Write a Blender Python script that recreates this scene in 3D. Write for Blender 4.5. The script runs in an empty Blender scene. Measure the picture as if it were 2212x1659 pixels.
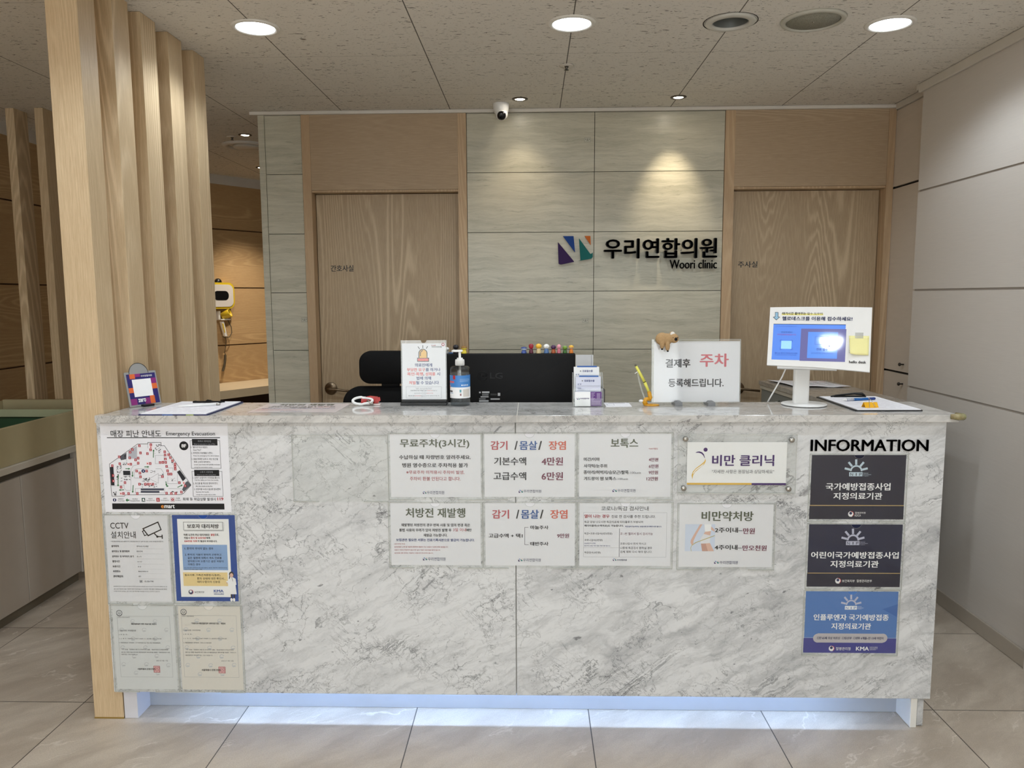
import bpy, bmesh, math, random
from mathutils import Vector, Matrix
S = bpy.context.scene
COL = S.collection
PI = math.pi

# ------------------------------------------------------------------ camera, world, exposure
cam_d = bpy.data.cameras.new('camera')
cam_d.sensor_width = 36.0
cam_d.lens = 1654.2 / 2212 * 36.0
cam_d.clip_start = 0.05
camera = bpy.data.objects.new('camera', cam_d)
COL.objects.link(camera)
_p, _y, _r = 0.113393, -0.026578, -0.0049026
_f = Vector((math.sin(_y) * math.cos(_p), math.cos(_y) * math.cos(_p), -math.sin(_p)))
_x = Vector((math.cos(_y), -math.sin(_y), 0))
_u = _x.cross(_f)
_rt = math.cos(_r) * _x + math.sin(_r) * _u
_up = -math.sin(_r) * _x + math.cos(_r) * _u
camera.matrix_world = Matrix(((_rt.x, _up.x, -_f.x, 0), (_rt.y, _up.y, -_f.y, 0), (_rt.z, _up.z, -_f.z, 1.47), (0, 0, 0, 1)))
S.camera = camera

world = bpy.data.worlds.new('world')
S.world = world
world.use_nodes = True
world.node_tree.nodes['Background'].inputs[0].default_value = (0.95, 0.98, 1.0, 1)
world.node_tree.nodes['Background'].inputs[1].default_value = 1.5
S.view_settings.view_transform = 'Standard'
S.view_settings.look = 'None'
S.view_settings.gamma = 1
S.view_settings.use_curve_mapping = False
S.view_settings.exposure = 1.55
S.cycles.max_bounces = 8
S.cycles.diffuse_bounces = 4
S.cycles.glossy_bounces = 3
S.cycles.transparent_max_bounces = 16
S.cycles.adaptive_threshold = 0.02
S.cycles.caustics_reflective = False
S.cycles.caustics_refractive = False
LAMP = 5.0        # emission of a big ceiling lamp's diffuser
SPOT_W = 8.0
DOWN_W = 8.5       # watts of a downlight's beam      # watts of a wall-washing spot
LED = 25.0         # emission of the strip under the desk

# ------------------------------------------------------------------ materials
def lin(c):
    return tuple(((v / 255) / 12.92 if v / 255 <= 0.04045 else ((v / 255 + 0.055) / 1.055) ** 2.4) for v in c)
class G:
    """small node-graph helper"""
    def __init__(s, name):
        s.m = bpy.data.materials.new(name); s.m.use_nodes = True
        s.t = s.m.node_tree; s.b = s.t.nodes['Principled BSDF']
    def n(s, typ, **kw):
        nd = s.t.nodes.new(typ)
        for k, v in kw.items():
            if k.startswith('i_'):
                nd.inputs[k[2:].replace('_', ' ')].default_value = v
            else:
                setattr(nd, k, v)
        return nd
    def l(s, a, b): s.t.links.new(a, b)
    def put(s, sock, v):
        if isinstance(v, (int, float)): sock.default_value = v
        elif isinstance(v, (tuple, list)): sock.default_value = v
        else: s.l(v, sock)
    def math(s, op, a, b=0.0, c=0.0):
        nd = s.n('ShaderNodeMath', operation=op)
        for i, v in enumerate((a, b, c)): s.put(nd.inputs[i], v)
        return nd.outputs[0]
    def noise(s, vec, scale, detail=2, rough=.5, dist=0.0):
        nd = s.n('ShaderNodeTexNoise'); s.l(vec, nd.inputs['Vector'])
        nd.inputs['Scale'].default_value = scale; nd.inputs['Detail'].default_value = detail
        nd.inputs['Roughness'].default_value = rough; nd.inputs['Distortion'].default_value = dist
        return nd.outputs['Fac']
    def step(s, v, a, b, c=0.0, d=1.0):
        nd = s.n('ShaderNodeMapRange', interpolation_type='SMOOTHSTEP'); s.put(nd.inputs[0], v)
        for i, k in enumerate((a, b, c, d)): nd.inputs[i + 1].default_value = k
        return nd.outputs[0]
    def mix(s, fac, a, b, blend='MIX'):
        nd = s.n('ShaderNodeMix', data_type='RGBA', blend_type=blend)
        s.put(nd.inputs[0], fac); s.put(nd.inputs[6], (*a, 1) if isinstance(a, tuple) else a); s.put(nd.inputs[7], (*b, 1) if isinstance(b, tuple) else b)
        return nd.outputs[2]
    def xyz(s, vec):
        nd = s.n('ShaderNodeSeparateXYZ'); s.l(vec, nd.inputs[0]); return nd.outputs
    def comb(s, x, y, z):
        nd = s.n('ShaderNodeCombineXYZ')
        for i, v in enumerate((x, y, z)): s.put(nd.inputs[i], v)
        return nd.outputs[0]
    def obj(s): return s.n('ShaderNodeTexCoord').outputs['Object']
    def rand(s): return s.n('ShaderNodeObjectInfo').outputs['Random']
    def col(s, c): s.put(s.b.inputs['Base Color'], (*c, 1) if isinstance(c, tuple) else c)
    def bump(s, h, strength=.2, dist=.002):
        nd = s.n('ShaderNodeBump'); nd.inputs['Strength'].default_value = strength; nd.inputs['Distance'].default_value = dist
        s.l(h, nd.inputs['Height']); s.l(nd.outputs[0], s.b.inputs['Normal'])
    def set(s, rough=.5, metal=0.0, spec=.5, **kw):
        s.b.inputs['Roughness'].default_value = rough; s.b.inputs['Metallic'].default_value = metal
        s.b.inputs['Specular IOR Level'].default_value = spec
        for k, v in kw.items(): s.b.inputs[k.replace('_', ' ')].default_value = v
        return s.m
MATS = {}
def plain(name, rgb, rough=.5, metal=0.0, spec=.5, var=.05, scale=18, **kw):
    """a plain surface with a faint procedural unevenness"""
    if name in MATS: return MATS[name]
    g = G(name); c = lin(rgb)
    f = g.noise(g.obj(), scale, 3)
    g.col(g.mix(f, tuple(v * (1 - var) for v in c), tuple(min(1, v * (1 + var)) for v in c)))
    MATS[name] = g.set(rough, metal, spec, **kw)
    return MATS[name]
def emit(name, rgb, strength):
    if name in MATS: return MATS[name]
    g = G(name); c = lin(rgb); g.col(c)
    g.b.inputs['Emission Color'].default_value = (*c, 1); g.b.inputs['Emission Strength'].default_value = strength
    MATS[name] = g.set(.4); return MATS[name]
def wood(name, dark, light, axis='V', rings=30.0, rough=.45):
    g = G(name); o = g.xyz(g.obj()); r = g.rand()
    across = g.math('ADD', o[0], o[1]) if axis == 'V' else o[2]
    along = o[2] if axis == 'V' else g.math('ADD', o[0], o[1])
    off = g.math('MULTIPLY', r, 37.0)
    wob = g.math('MULTIPLY', g.math('SUBTRACT', g.noise(g.comb(g.math('MULTIPLY', across, 30.0), g.math('MULTIPLY', along, 4.0), off), 1.0, 2), .5), .012)
    v = g.comb(g.math('ADD', across, off), g.math('MULTIPLY_ADD', along, .062, wob), g.math('MULTIPLY', r, 11.0))
    n = g.noise(v, 4.6, .6, .4)
    ring = g.math('SINE', g.math('MULTIPLY', n, rings * 6.283))
    ring = g.math('POWER', g.math('MULTIPLY_ADD', ring, .5, .5), 2.5)
    amt = g.step(g.noise(v, 3.3, 1), .40, .60, .15, 1.0)
    fv = g.comb(g.math('MULTIPLY', across, 520.0), g.math('MULTIPLY', along, 14.0), off)
    fib = g.noise(fv, 1.0, 3, .7)
    k = g.math('ADD', g.math('MULTIPLY', g.math('MULTIPLY', ring, amt), .34), g.math('MULTIPLY', fib, .75))
    g.col(g.mix(g.step(k, .1, .95), lin(dark), lin(light)))
    return g.set(rough, 0, .35)
def marble(name, base, tint, gloss=.18, dirt=0.0):
    g = G(name); o = g.xyz(g.obj())
    c, s_ = math.cos(.42), math.sin(.42)
    u = g.math('ADD', g.math('MULTIPLY', o[0], c), g.math('MULTIPLY', o[2], s_))
    v = g.math('SUBTRACT', g.math('MULTIPLY', o[2], c), g.math('MULTIPLY', o[0], s_))
    warp = g.noise(g.obj(), 6.0, 6, .6)
    w = g.math('MULTIPLY', g.math('SUBTRACT', warp, .5), .16)
    P = g.comb(g.math('MULTIPLY_ADD', u, .34, w), g.math('MULTIPLY', o[1], .8), g.math('ADD', v, w))
    Q = g.comb(g.math('ADD', o[0], w), o[1], g.math('SUBTRACT', o[2], w))
    side = g.step(o[0], -.9, .9)
    cloud = g.step(g.noise(P, 5.0, 12, .74, .3), .46, .74)
    streak = g.step(g.noise(g.comb(g.math('MULTIPLY', u, .15), o[1], g.math('ADD', v, g.math('MULTIPLY', w, .6))), 42, 9, .74), .44, .72)
    r1 = g.math('ABSOLUTE', g.math('SUBTRACT', g.noise(P, 5.2, 8, .62, .8), .5))
    vein = g.math('MULTIPLY', g.step(r1, .002, .011, 1, 0), g.step(g.noise(Q, 4.1, 5, .6), .42, .62))
    r2 = g.math('ABSOLUTE', g.math('SUBTRACT', g.noise(Q, 12.5, 8, .64, 1.4), .5))
    vein2 = g.math('MULTIPLY', g.step(r2, .003, .016, 1, 0), g.step(g.noise(Q, 4.7, 4), .44, .60))
    warp2 = g.math('MULTIPLY', g.math('SUBTRACT', g.noise(g.obj(), 17, 5, .65), .5), .11)
    vo = g.n('ShaderNodeTexVoronoi', feature='DISTANCE_TO_EDGE'); g.l(g.comb(g.math('ADD', o[0], g.math('ADD', w, warp2)), o[1], g.math('SUBTRACT', g.math('MULTIPLY', o[2], 1.3), g.math('SUBTRACT', w, warp2))), vo.inputs['Vector']); vo.inputs['Scale'].default_value = 13
    crack = g.math('MULTIPLY', g.step(vo.outputs['Distance'], .004, .026, 1, 0), g.step(g.noise(Q, 5.4, 5, .6), .42, .56))
    crack = g.math('MULTIPLY', crack, g.math('MULTIPLY_ADD', side, -.6, 1.0))
    spot = g.step(g.noise(g.comb(g.math('MULTIPLY', u, .5), o[1], v), 34, 4, .6), .655, .70)
    k = lin(base)
    bd = g.math('ABSOLUTE', g.math('SUBTRACT', g.noise(P, 1.9, 4, .55, .4), .5))
    band = g.math('MULTIPLY', g.step(bd, .0, .035, 1, 0), g.step(g.noise(P, 13, 8, .7), .35, .62))
    out = g.mix(g.math('MULTIPLY', cloud, .42), k, lin(tint))
    out = g.mix(g.math('MULTIPLY', band, .36), out, lin(tint))
    out = g.mix(g.math('MULTIPLY', streak, g.math('MULTIPLY_ADD', side, .2, .26)), out, lin(tint))
    dk = tuple(x * .42 for x in lin(tint))
    out = g.mix(g.math('MULTIPLY', vein, .62), out, dk)
    out = g.mix(g.math('MULTIPLY', vein2, .58), out, dk)
    out = g.mix(g.math('MULTIPLY', crack, .5), out, dk)
    out = g.mix(g.math('MULTIPLY', spot, .65), out, dk)
    g.col(out)
    return g.set(gloss, 0, .5)
def stone(name):
    g = G(name); o = g.xyz(g.obj()); ob = g.obj()
    w = g.math('MULTIPLY', g.math('SUBTRACT', g.noise(ob, 6, 4), .5), .05)
    z = g.math('ADD', o[2], w)
    a = g.noise(g.comb(g.math('MULTIPLY', o[0], 2.6), o[1], g.math('MULTIPLY', z, 34.0)), 1.0, 10, .78)
    b = g.noise(g.comb(g.math('MULTIPLY', o[0], 11.0), o[1], g.math('MULTIPLY', z, 110.0)), 1.0, 5, .7)
    big = g.noise(ob, 2.2, 3)
    out = g.mix(g.step(a, .3, .7), lin((168, 165, 147)), lin((200, 196, 178)))
    out = g.mix(g.math('MULTIPLY', g.step(big, .4, .65), .3), out, lin((192, 183, 160)))
    out = g.mix(g.math('MULTIPLY', g.math('MULTIPLY', g.step(b, .58, .68), g.step(a, .55, .45)), .5), out, lin((126, 124, 110)))
    out = g.mix(g.math('MULTIPLY', g.step(b, .38, .30), .3), out, lin((206, 204, 192)))
    g.col(out); g.bump(b, .05, .001)
    return g.set(.33, 0, .5)
def ceiling_mat(name):
    g = G(name); ob = g.obj(); o = g.xyz(ob)
    w1 = g.noise(g.comb(g.math('MULTIPLY', o[0], 34.0), g.math('MULTIPLY', o[1], 98.0), o[2]), 1.0, 1.6, .5, .9)
    worm = g.step(w1, .655, .685)
    w2 = g.noise(g.comb(g.math('MULTIPLY', o[0], 95.0), g.math('MULTIPLY', o[1], 150.0), o[2]), 1.0, 1)
    pin = g.step(w2, .64, .70)
    def line(v, org, per, half):
        m = g.math('PINGPONG', g.math('SUBTRACT', v, org), per / 2)
        return g.step(m, half * .6, half, 1, 0)
    lx = line(o[0], .158, .617, .0028)
    ly = line(o[1], 3.475, .655, .0016)
    tone = g.noise(ob, 1.3, 2)
    out = g.mix(tone, lin((222, 216, 206)), lin((230, 225, 216)))
    out = g.mix(g.math('MULTIPLY', worm, .72), out, lin((92, 84, 74)))
    out = g.mix(g.math('MULTIPLY', pin, .3), out, lin((110, 100, 90)))
    out = g.mix(g.math('MULTIPLY', ly, .55), out, lin((100, 92, 82)))
    out = g.mix(g.math('MULTIPLY', lx, .85), out, lin((62, 54, 46)))
    st = g.n('ShaderNodeVectorMath', operation='DISTANCE'); g.l(ob, st.inputs[0]); st.inputs[1].default_value = (-.933, 3.247, 2.52)
    out = g.mix(g.step(g.math('ADD', st.outputs['Value'], g.math('MULTIPLY', w2, .012)), .014, .02, .7, 0), out, lin((84, 62, 40)))
    g.col(out); g.bump(worm, -.3, .002)
    return g.set(.9, 0, .1)
def floor_mat(name):
    g = G(name); ob = g.obj(); o = g.xyz(ob)
    def line(v, org, per, half):
        m = g.math('PINGPONG', g.math('SUBTRACT', v, org), per / 2)
        return g.step(m, half * .6, half, 1, 0)
    lx = line(o[0], .198, .614, .0022); ly = line(o[1], 2.617, .627, .0022)
    tile = g.n('ShaderNodeTexWhiteNoise', noise_dimensions='2D')
    g.l(g.comb(g.math('FLOOR', g.math('DIVIDE', g.math('SUBTRACT', o[0], .198), .614)), g.math('FLOOR', g.math('DIVIDE', g.math('SUBTRACT', o[1], 2.617), .627)), 0.0), tile.inputs[0])
    shift = g.math('MULTIPLY', tile.outputs['Value'], 31.0)
    a = .75; c, s_ = math.cos(a), math.sin(a)
    u = g.math('ADD', g.math('MULTIPLY', o[0], c), g.math('MULTIPLY', o[1], s_))
    v = g.math('SUBTRACT', g.math('MULTIPLY', o[1], c), g.math('MULTIPLY', o[0], s_))
    w = g.math('MULTIPLY', g.math('SUBTRACT', g.noise(ob, 9, 5, .65), .5), .09)
    P = g.comb(g.math('MULTIPLY', u, .3), g.math('ADD', v, w), shift)
    soft = g.noise(P, 7, 6, .65)
    r1 = g.math('ABSOLUTE', g.math('SUBTRACT', g.noise(P, 3.4, 5, .55, .5), .5))
    vein = g.math('MULTIPLY', g.step(r1, 0, .008, 1, 0), g.step(g.noise(g.comb(o[0], o[1], shift), 4.5, 3), .44, .6))
    out = g.mix(g.step(soft, .32, .68), lin((174, 161, 145)), lin((202, 190, 174)))
    grain = g.noise(ob, 260, 2)
    out = g.mix(g.math('MULTIPLY', g.step(grain, .4, .62), .25), out, lin((152, 139, 124)))
    out = g.mix(g.math('MULTIPLY', vein, .62), out, lin((222, 212, 200)))
    out = g.mix(g.math('MULTIPLY', g.math('MAXIMUM', lx, ly), .9), out, lin((38, 34, 30)))
    g.col(out); g.bump(grain, .05, .001)
    return g.set(.36, 0, .45)
def clear(name, tint=(1, 1, 1), refl=1.0, rough=.04, milky=0.0):
    if name in MATS: return MATS[name]
    g = G(name); t = g.t; t.nodes.remove(g.b)
    out = t.nodes['Material Output']
    tr = g.n('ShaderNodeBsdfTransparent'); tr.inputs[0].default_value = (*tint, 1)
    gl = g.n('ShaderNodeBsdfGlossy'); gl.inputs['Roughness'].default_value = rough
    ge = g.n('ShaderNodeNewGeometry'); dt = g.n('ShaderNodeVectorMath', operation='DOT_PRODUCT'); g.l(ge.outputs['Normal'], dt.inputs[0]); g.l(ge.outputs['Incoming'], dt.inputs[1])
    fz = g.math('MULTIPLY_ADD', g.math('POWER', g.math('SUBTRACT', 1.0, g.math('ABSOLUTE', dt.outputs['Value'])), 5.0), .5, .04)
    mx = g.n('ShaderNodeMixShader'); g.l(g.math('MULTIPLY', fz, refl), mx.inputs[0]); g.l(tr.outputs[0], mx.inputs[1]); g.l(gl.outputs[0], mx.inputs[2])
    last = mx.outputs[0]
    if milky:
        df = g.n('ShaderNodeBsdfDiffuse'); df.inputs[0].default_value = (.72, .72, .68, 1)
        m2 = g.n('ShaderNodeMixShader'); m2.inputs[0].default_value = milky
        g.l(last, m2.inputs[1]); g.l(df.outputs[0], m2.inputs[2]); last = m2.outputs[0]
    g.l(last, out.inputs[0])
    MATS[name] = g.m; return g.m
def fabric(name, rgb, scale=300, strength=.3):
    g = G(name); c = lin(rgb); n = g.noise(g.obj(), scale, 3)
    g.col(g.mix(n, tuple(v * .7 for v in c), tuple(min(1, v * 1.25) for v in c))); g.bump(n, strength, .002)
    return g.set(.8, 0, .2)
def panel_mat(name, rgb, fine=240.0):
    g = G(name); o = g.xyz(g.obj()); c = lin(rgb)
    n = g.noise(g.comb(g.math('MULTIPLY', g.math('ADD', o[0], o[1]), 8.0), 0.0, g.math('MULTIPLY', o[2], fine)), 1.0, 3, .6)
    g.col(g.mix(n, tuple(v * .93 for v in c), tuple(min(1, v * 1.05) for v in c))); g.bump(n, .12, .001)
    return g.set(.38, 0, .4)

W_POST = wood('oak_post', (184, 158, 122), (233, 211, 176), 'V', 40)
W_DOOR = wood('oak_door', (160, 138, 110), (208, 187, 155), 'V', 44)
W_FRAME = wood('oak_frame', (176, 148, 116), (206, 180, 146), 'V', 30)
W_LINT = wood('oak_lintel', (162, 139, 112), (200, 178, 148), 'H', 44)
W_WALL = wood('oak_wall', (172, 140, 100), (206, 174, 130), 'H', 40)
MARBLE = marble('carrara_marble', (213, 214, 214), (112, 114, 117))
MARBLE_TOP = marble('carrara_top', (205, 203, 199), (124, 122, 120), .07)
MARBLE_DULL = marble('grey_top', (176, 168, 158), (120, 113, 105), .15)
STONE = stone('travertine')
CEIL = ceiling_mat('mineral_tile')
FLOOR = floor_mat('stone_tile')
WALLW = panel_mat('white_panel', (210, 203, 195))
CABW = panel_mat('cabinet_panel', (196, 186, 174), 30)
WHITE = plain('white_plastic', (232, 232, 230), .35)
OFFW = plain('white_paint', (214, 208, 198), .5)
BLACK = plain('black_plastic', (14, 14, 15), .35)
BLACKM = plain('black_matt', (9, 9, 11), .6, 0, .3)
DARK = plain('dark_gap', (34, 28, 24), .8)
GREYP = plain('grey_plastic', (128, 130, 132), .45)
STEEL = plain('steel', (178, 176, 170), .25, 1.0)
BRONZE = plain('bronze_metal', (128, 112, 92), .32, 1.0)
LEATHER = fabric('black_leather', (11, 11, 12), 160, .1)
CLEAR = clear('clear_acrylic', (.985, .99, .985))
CLEARE = clear('acrylic_edge', (.95, .96, .95), 1.0, .1, .35)

# ------------------------------------------------------------------ mesh builder
class MB:
    def __init__(s, M=None): s.v, s.f, s.k, s.mats, s.M, s.sm = [], [], [], [], M, []
    def mi(s, m):
        if m not in s.mats: s.mats.append(m)
        return s.mats.index(m)
    def add(s, vs, fs, m, smooth=False, M=None):
        b = len(s.v); k = s.mi(m); T = s.M if M is None else (s.M @ M if s.M else M)
        s.v += [tuple(T @ Vector(p)) if T else tuple(p) for p in vs]
        for f in fs: s.f.append([b + i for i in f]); s.k.append(k); s.sm.append(smooth)
        return s
    def box(s, x0, x1, y0, y1, z0, z1, m, bev=0.0, M=None, seg=2):
        if bev:
            bm = bmesh.new(); bmesh.ops.create_cube(bm, size=1)
            for v in bm.verts: v.co = ((x0 + x1) / 2 + v.co.x * (x1 - x0), (y0 + y1) / 2 + v.co.y * (y1 - y0), (z0 + z1) / 2 + v.co.z * (z1 - z0))
            bmesh.ops.bevel(bm, geom=bm.edges[:], offset=bev, segments=seg, profile=.5, affect='EDGES', clamp_overlap=True)
            s.bm(bm, m, M, seg > 2); return s
        v = [(x, y, z) for z in (z0, z1) for x, y in ((x0, y0), (x1, y0), (x1, y1), (x0, y1))]
        return s.add(v, [(3, 2, 1, 0), (4, 5, 6, 7), (0, 1, 5, 4), (1, 2, 6, 5), (2, 3, 7, 6), (3, 0, 4, 7)], m, False, M)
    def bm(s, bm, m, M=None, smooth=False):
        bm.verts.index_update()
        s.add([v.co[:] for v in bm.verts], [[v.index for v in f.verts] for f in bm.faces], m, smooth, M); bm.free(); return s
    def lathe(s, prof, m, n=32, M=None, smooth=True, cap=True):
        vs, fs = [], []
        for r, z in prof:
            for i in range(n): a = 2 * PI * i / n; vs.append((r * math.cos(a), r * math.sin(a), z))
        for j in range(len(prof) - 1):
            for i in range(n): fs.append((j * n + i, j * n + (i + 1) % n, (j + 1) * n + (i + 1) % n, (j + 1) * n + i))
        if cap:
            if prof[0][0] > 1e-5: fs.append(tuple(range(n - 1, -1, -1)))
            if prof[-1][0] > 1e-5: fs.append(tuple((len(prof) - 1) * n + i for i in range(n)))
        return s.add(vs, fs, m, smooth, M)
    def ball(s, c, r, m, n=20, M=None):
        r = (r, r, r) if isinstance(r, (int, float)) else r
        bm = bmesh.new(); bmesh.ops.create_uvsphere(bm, u_segments=n, v_segments=max(8, n // 2), radius=1)
        for v in bm.verts: v.co = (c[0] + v.co.x * r[0], c[1] + v.co.y * r[1], c[2] + v.co.z * r[2])
        return s.bm(bm, m, M, True)
    def tube(s, pts, r, m, n=10, closed=False, M=None):
        P = [Vector(p) for p in pts]; N = len(P); vs, fs = [], []
        rr = r if isinstance(r, (list, tuple)) else [r] * N
        nrm = None
        for i in range(N):
            t = ((P[(i + 1) % N] - P[i - 1]) if (closed or 0 < i < N - 1) else (P[1] - P[0] if i == 0 else P[-1] - P[-2])).normalized()
            if nrm is None: nrm = t.orthogonal().normalized()
            nrm = (nrm - t * nrm.dot(t)).normalized(); b = t.cross(nrm)
            for k in range(n): a = 2 * PI * k / n; vs.append(P[i] + (nrm * math.cos(a) + b * math.sin(a)) * rr[i])
        for i in range(N if closed else N - 1):
            j = (i + 1) % N
            for k in range(n): fs.append((i * n + k, i * n + (k + 1) % n, j * n + (k + 1) % n, j * n + k))
        if not closed: fs += [tuple(range(n - 1, -1, -1)), tuple((N - 1) * n + k for k in range(n))]
        return s.add(vs, fs, m, True, M)
    def prism(s, poly, a, b, m, axis='Z', M=None, cap=True):
        """polygon extruded: axis Z takes (x,y), axis Y takes (x,z), axis X takes (y,z)"""
        q = {'Z': lambda p, h: (p[0], p[1], h), 'Y': lambda p, h: (p[0], h, p[1]), 'X': lambda p, h: (h, p[0], p[1])}[axis]
        n = len(poly); vs = [q(p, a) for p in poly] + [q(p, b) for p in poly]
        fs = [(i, (i + 1) % n, n + (i + 1) % n, n + i) for i in range(n)]
        s.add(vs, fs, m, False, M)
        from mathutils.geometry import tessellate_polygon
        tr = tessellate_polygon([[Vector((p[0], p[1], 0)) for p in poly]])
        if cap: s.add(vs, [tuple(t) for t in tr] + [tuple(n + i for i in reversed(t)) for t in tr], m, False, M)
        return s
    def build(s, name, parent=None, loc=None, rz=0.0):
        me = bpy.data.meshes.new(name); me.from_pydata(s.v, [], s.f)
        for m in s.mats: me.materials.append(m)
        me.polygons.foreach_set('material_index', s.k); me.polygons.foreach_set('use_smooth', s.sm); me.update()
        bm = bmesh.new(); bm.from_mesh(me); bmesh.ops.recalc_face_normals(bm, faces=bm.faces); bm.to_mesh(me); bm.free()
        o = bpy.data.objects.new(name, me); COL.objects.link(o)
        if parent: o.parent = parent
        if loc is not None: o.location = loc
        o.rotation_euler.z = rz
        return o
def tag(o, label=None, cat=None, group=None, kind=None):
    for k, v in (('label', label), ('category', cat), ('group', group), ('kind', kind)):
        if v: o[k] = v
    return o
def thing(name, loc, label=None, cat=None, group=None, rz=0.0, kind=None, tilt=0.0):
    o = bpy.data.objects.new(name, None); o.empty_display_size = .05; COL.objects.link(o)
    o.location = loc; o.rotation_euler = (tilt, 0, rz)
    return tag(o, label, cat, group, kind)
def struct(o): o['kind'] = 'structure'; return o
def copy_tree(o, parent=None):
    c = o.copy(); COL.objects.link(c)
    if parent: c.parent = parent
    for ch in [x for x in COL.objects if x.parent == o]: copy_tree(ch, c)
    return c

# ------------------------------------------------------------------ lettering
_tc = bpy.data.curves.new('lettering', 'FONT'); _to = bpy.data.objects.new('lettering', _tc)
_cache = {}
def glyphs(text, bold=0.0, ext=0.0):
    """vertices (x, y, z) and faces of a line of text, plus its bounding box"""
    key = (text, bold, ext)
    if key in _cache: return _cache[key]
    if bold < 0:
        v0, f0, b0 = glyphs(text, 0.0, ext); vs, fs = [], []
        for q, (dx, dy) in enumerate(((bold, 0), (-bold, 0), (0, bold * .5), (0, -bold * .5))):
            k = len(vs); vs += [(x + dx, y + dy, z + q * 2e-6) for x, y, z in v0]; fs += [tuple(i + k for i in f) for f in f0]
        _cache[key] = (vs, fs, (b0[0] + bold, b0[1] + bold * .6, b0[2] - bold, b0[3] - bold * .6)); return _cache[key]
    _tc.body = text; _tc.size = 1.0; _tc.offset = bold; _tc.extrude = ext; _tc.resolution_u = 3
    me = _to.to_mesh()
    vs = [tuple(v.co) for v in me.vertices]; fs = [tuple(p.vertices) for p in me.polygons]
    _to.to_mesh_clear()
    bb = (min(v[0] for v in vs), min(v[1] for v in vs), max(v[0] for v in vs), max(v[1] for v in vs))
    _cache[key] = (vs, fs, bb); return _cache[key]
def prefetch(strings, bold):
    strings = [s for s in dict.fromkeys(strings) if (s, bold, 0.0) not in _cache]
    _tc.body = '\n'.join(strings); _tc.size = 1.0; _tc.offset = bold; _tc.extrude = 0; _tc.resolution_u = 3; _tc.space_line = 4.0
    me = _to.to_mesh(); co = [tuple(v.co) for v in me.vertices]; got = {i: ({}, [], []) for i in range(len(strings))}
    for p in me.polygons:
        ix = tuple(p.vertices); i = int(round(-(sum(co[k][1] for k in ix) / len(ix) - .35) / 4.0)); mp, vs, fs = got[i]
        for k in ix:
            if k not in mp: mp[k] = len(vs); vs.append((co[k][0], co[k][1] + 4.0 * i, 0.0))
        fs.append(tuple(mp[k] for k in ix))
    _to.to_mesh_clear(); _tc.space_line = 1.0
    for i, s in enumerate(strings):
        vs, fs = got[i][1:]
        if vs: _cache[(s, bold, 0.0)] = (vs, fs, (min(v[0] for v in vs), min(v[1] for v in vs), max(v[0] for v in vs), max(v[1] for v in vs)))
def text_rect(mb, text, x0, z0, x1, z1, y, m, bold=0.0, M=None, depth=0.0):
    """a line of text filling the rectangle, on a plane facing -Y at depth y"""
    vs, fs, bb = glyphs(text, bold, .5 if depth else 0.0)
    sx = (x1 - x0) / max(bb[2] - bb[0], 1e-6); sz = (z1 - z0) / max(bb[3] - bb[1], 1e-6)
    mb.add([(x0 + (v[0] - bb[0]) * sx, y - (v[2] + .5) * depth if depth else y - v[2], z0 + (v[1] - bb[1]) * sz) for v in vs], fs, m, False, M)

INK = dict(k=(22, 22, 24), k2=(40, 41, 46), g2=(86, 88, 94), g3=(140, 142, 146), gr=(176, 178, 186), nv=(28, 38, 84), nb=(38, 56, 120), ol=(86, 92, 74), rd=(168, 36, 46), rd2=(178, 66, 74), re=(204, 64, 62), ma=(112, 36, 66), bl=(30, 72, 150), bl2=(38, 84, 150), or2=(206, 94, 72), pu=(62, 26, 102), lb=(70, 110, 180), te=(20, 116, 116), **{'or': (226, 146, 60)}, w=(244, 244, 244), pw=(228, 228, 232), gw=(216, 218, 218), cr=(222, 217, 208), wm=(196, 198, 200), gn=(40, 110, 56), dg=(24, 66, 58), pk=(244, 206, 206), st=(170, 60, 66), sk=(222, 182, 164), sk2=(198, 154, 138), ta=(196, 182, 112), pb=(208, 218, 236), lb2=(140, 172, 216), ye2=(238, 212, 152), ye=(226, 180, 64), go=(196, 166, 106), n1=(20, 20, 44), n2=(18, 20, 44), n3=(12, 22, 56), ls=(196, 214, 226), ls2=(188, 190, 210), mb=(80, 122, 186), mb2=(62, 104, 172), sv=(190, 184, 188), am=(234, 184, 90), co=(224, 106, 98), ly=(240, 232, 140), ab=(150, 190, 216), rs=(206, 104, 114))
INK['in'] = (62, 64, 140)
SCREEN = dict(sb=(92, 142, 236), sp=(104, 104, 158), sb2=(96, 150, 240), sd=(34, 56, 124), sr=(96, 60, 120), nv=(22, 40, 100), w=(120, 165, 240))
def ink(c, screen=False):
    if screen: return emit('screen_' + c, SCREEN[c], .37)
    return plain('ink_' + c, INK[c], .55, 0, .3, .02, 60)
def rrect(x0, z0, x1, z1, r, n=5):
    out = []
    for cx, cz, a0 in ((x1 - r, z1 - r, 0), (x0 + r, z1 - r, 90), (x0 + r, z0 + r, 180), (x1 - r, z0 + r, 270)):
        for i in range(n + 1): a = math.radians(a0 + 90 * i / n); out.append((cx + r * math.cos(a), cz + r * math.sin(a)))
    return out
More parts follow.
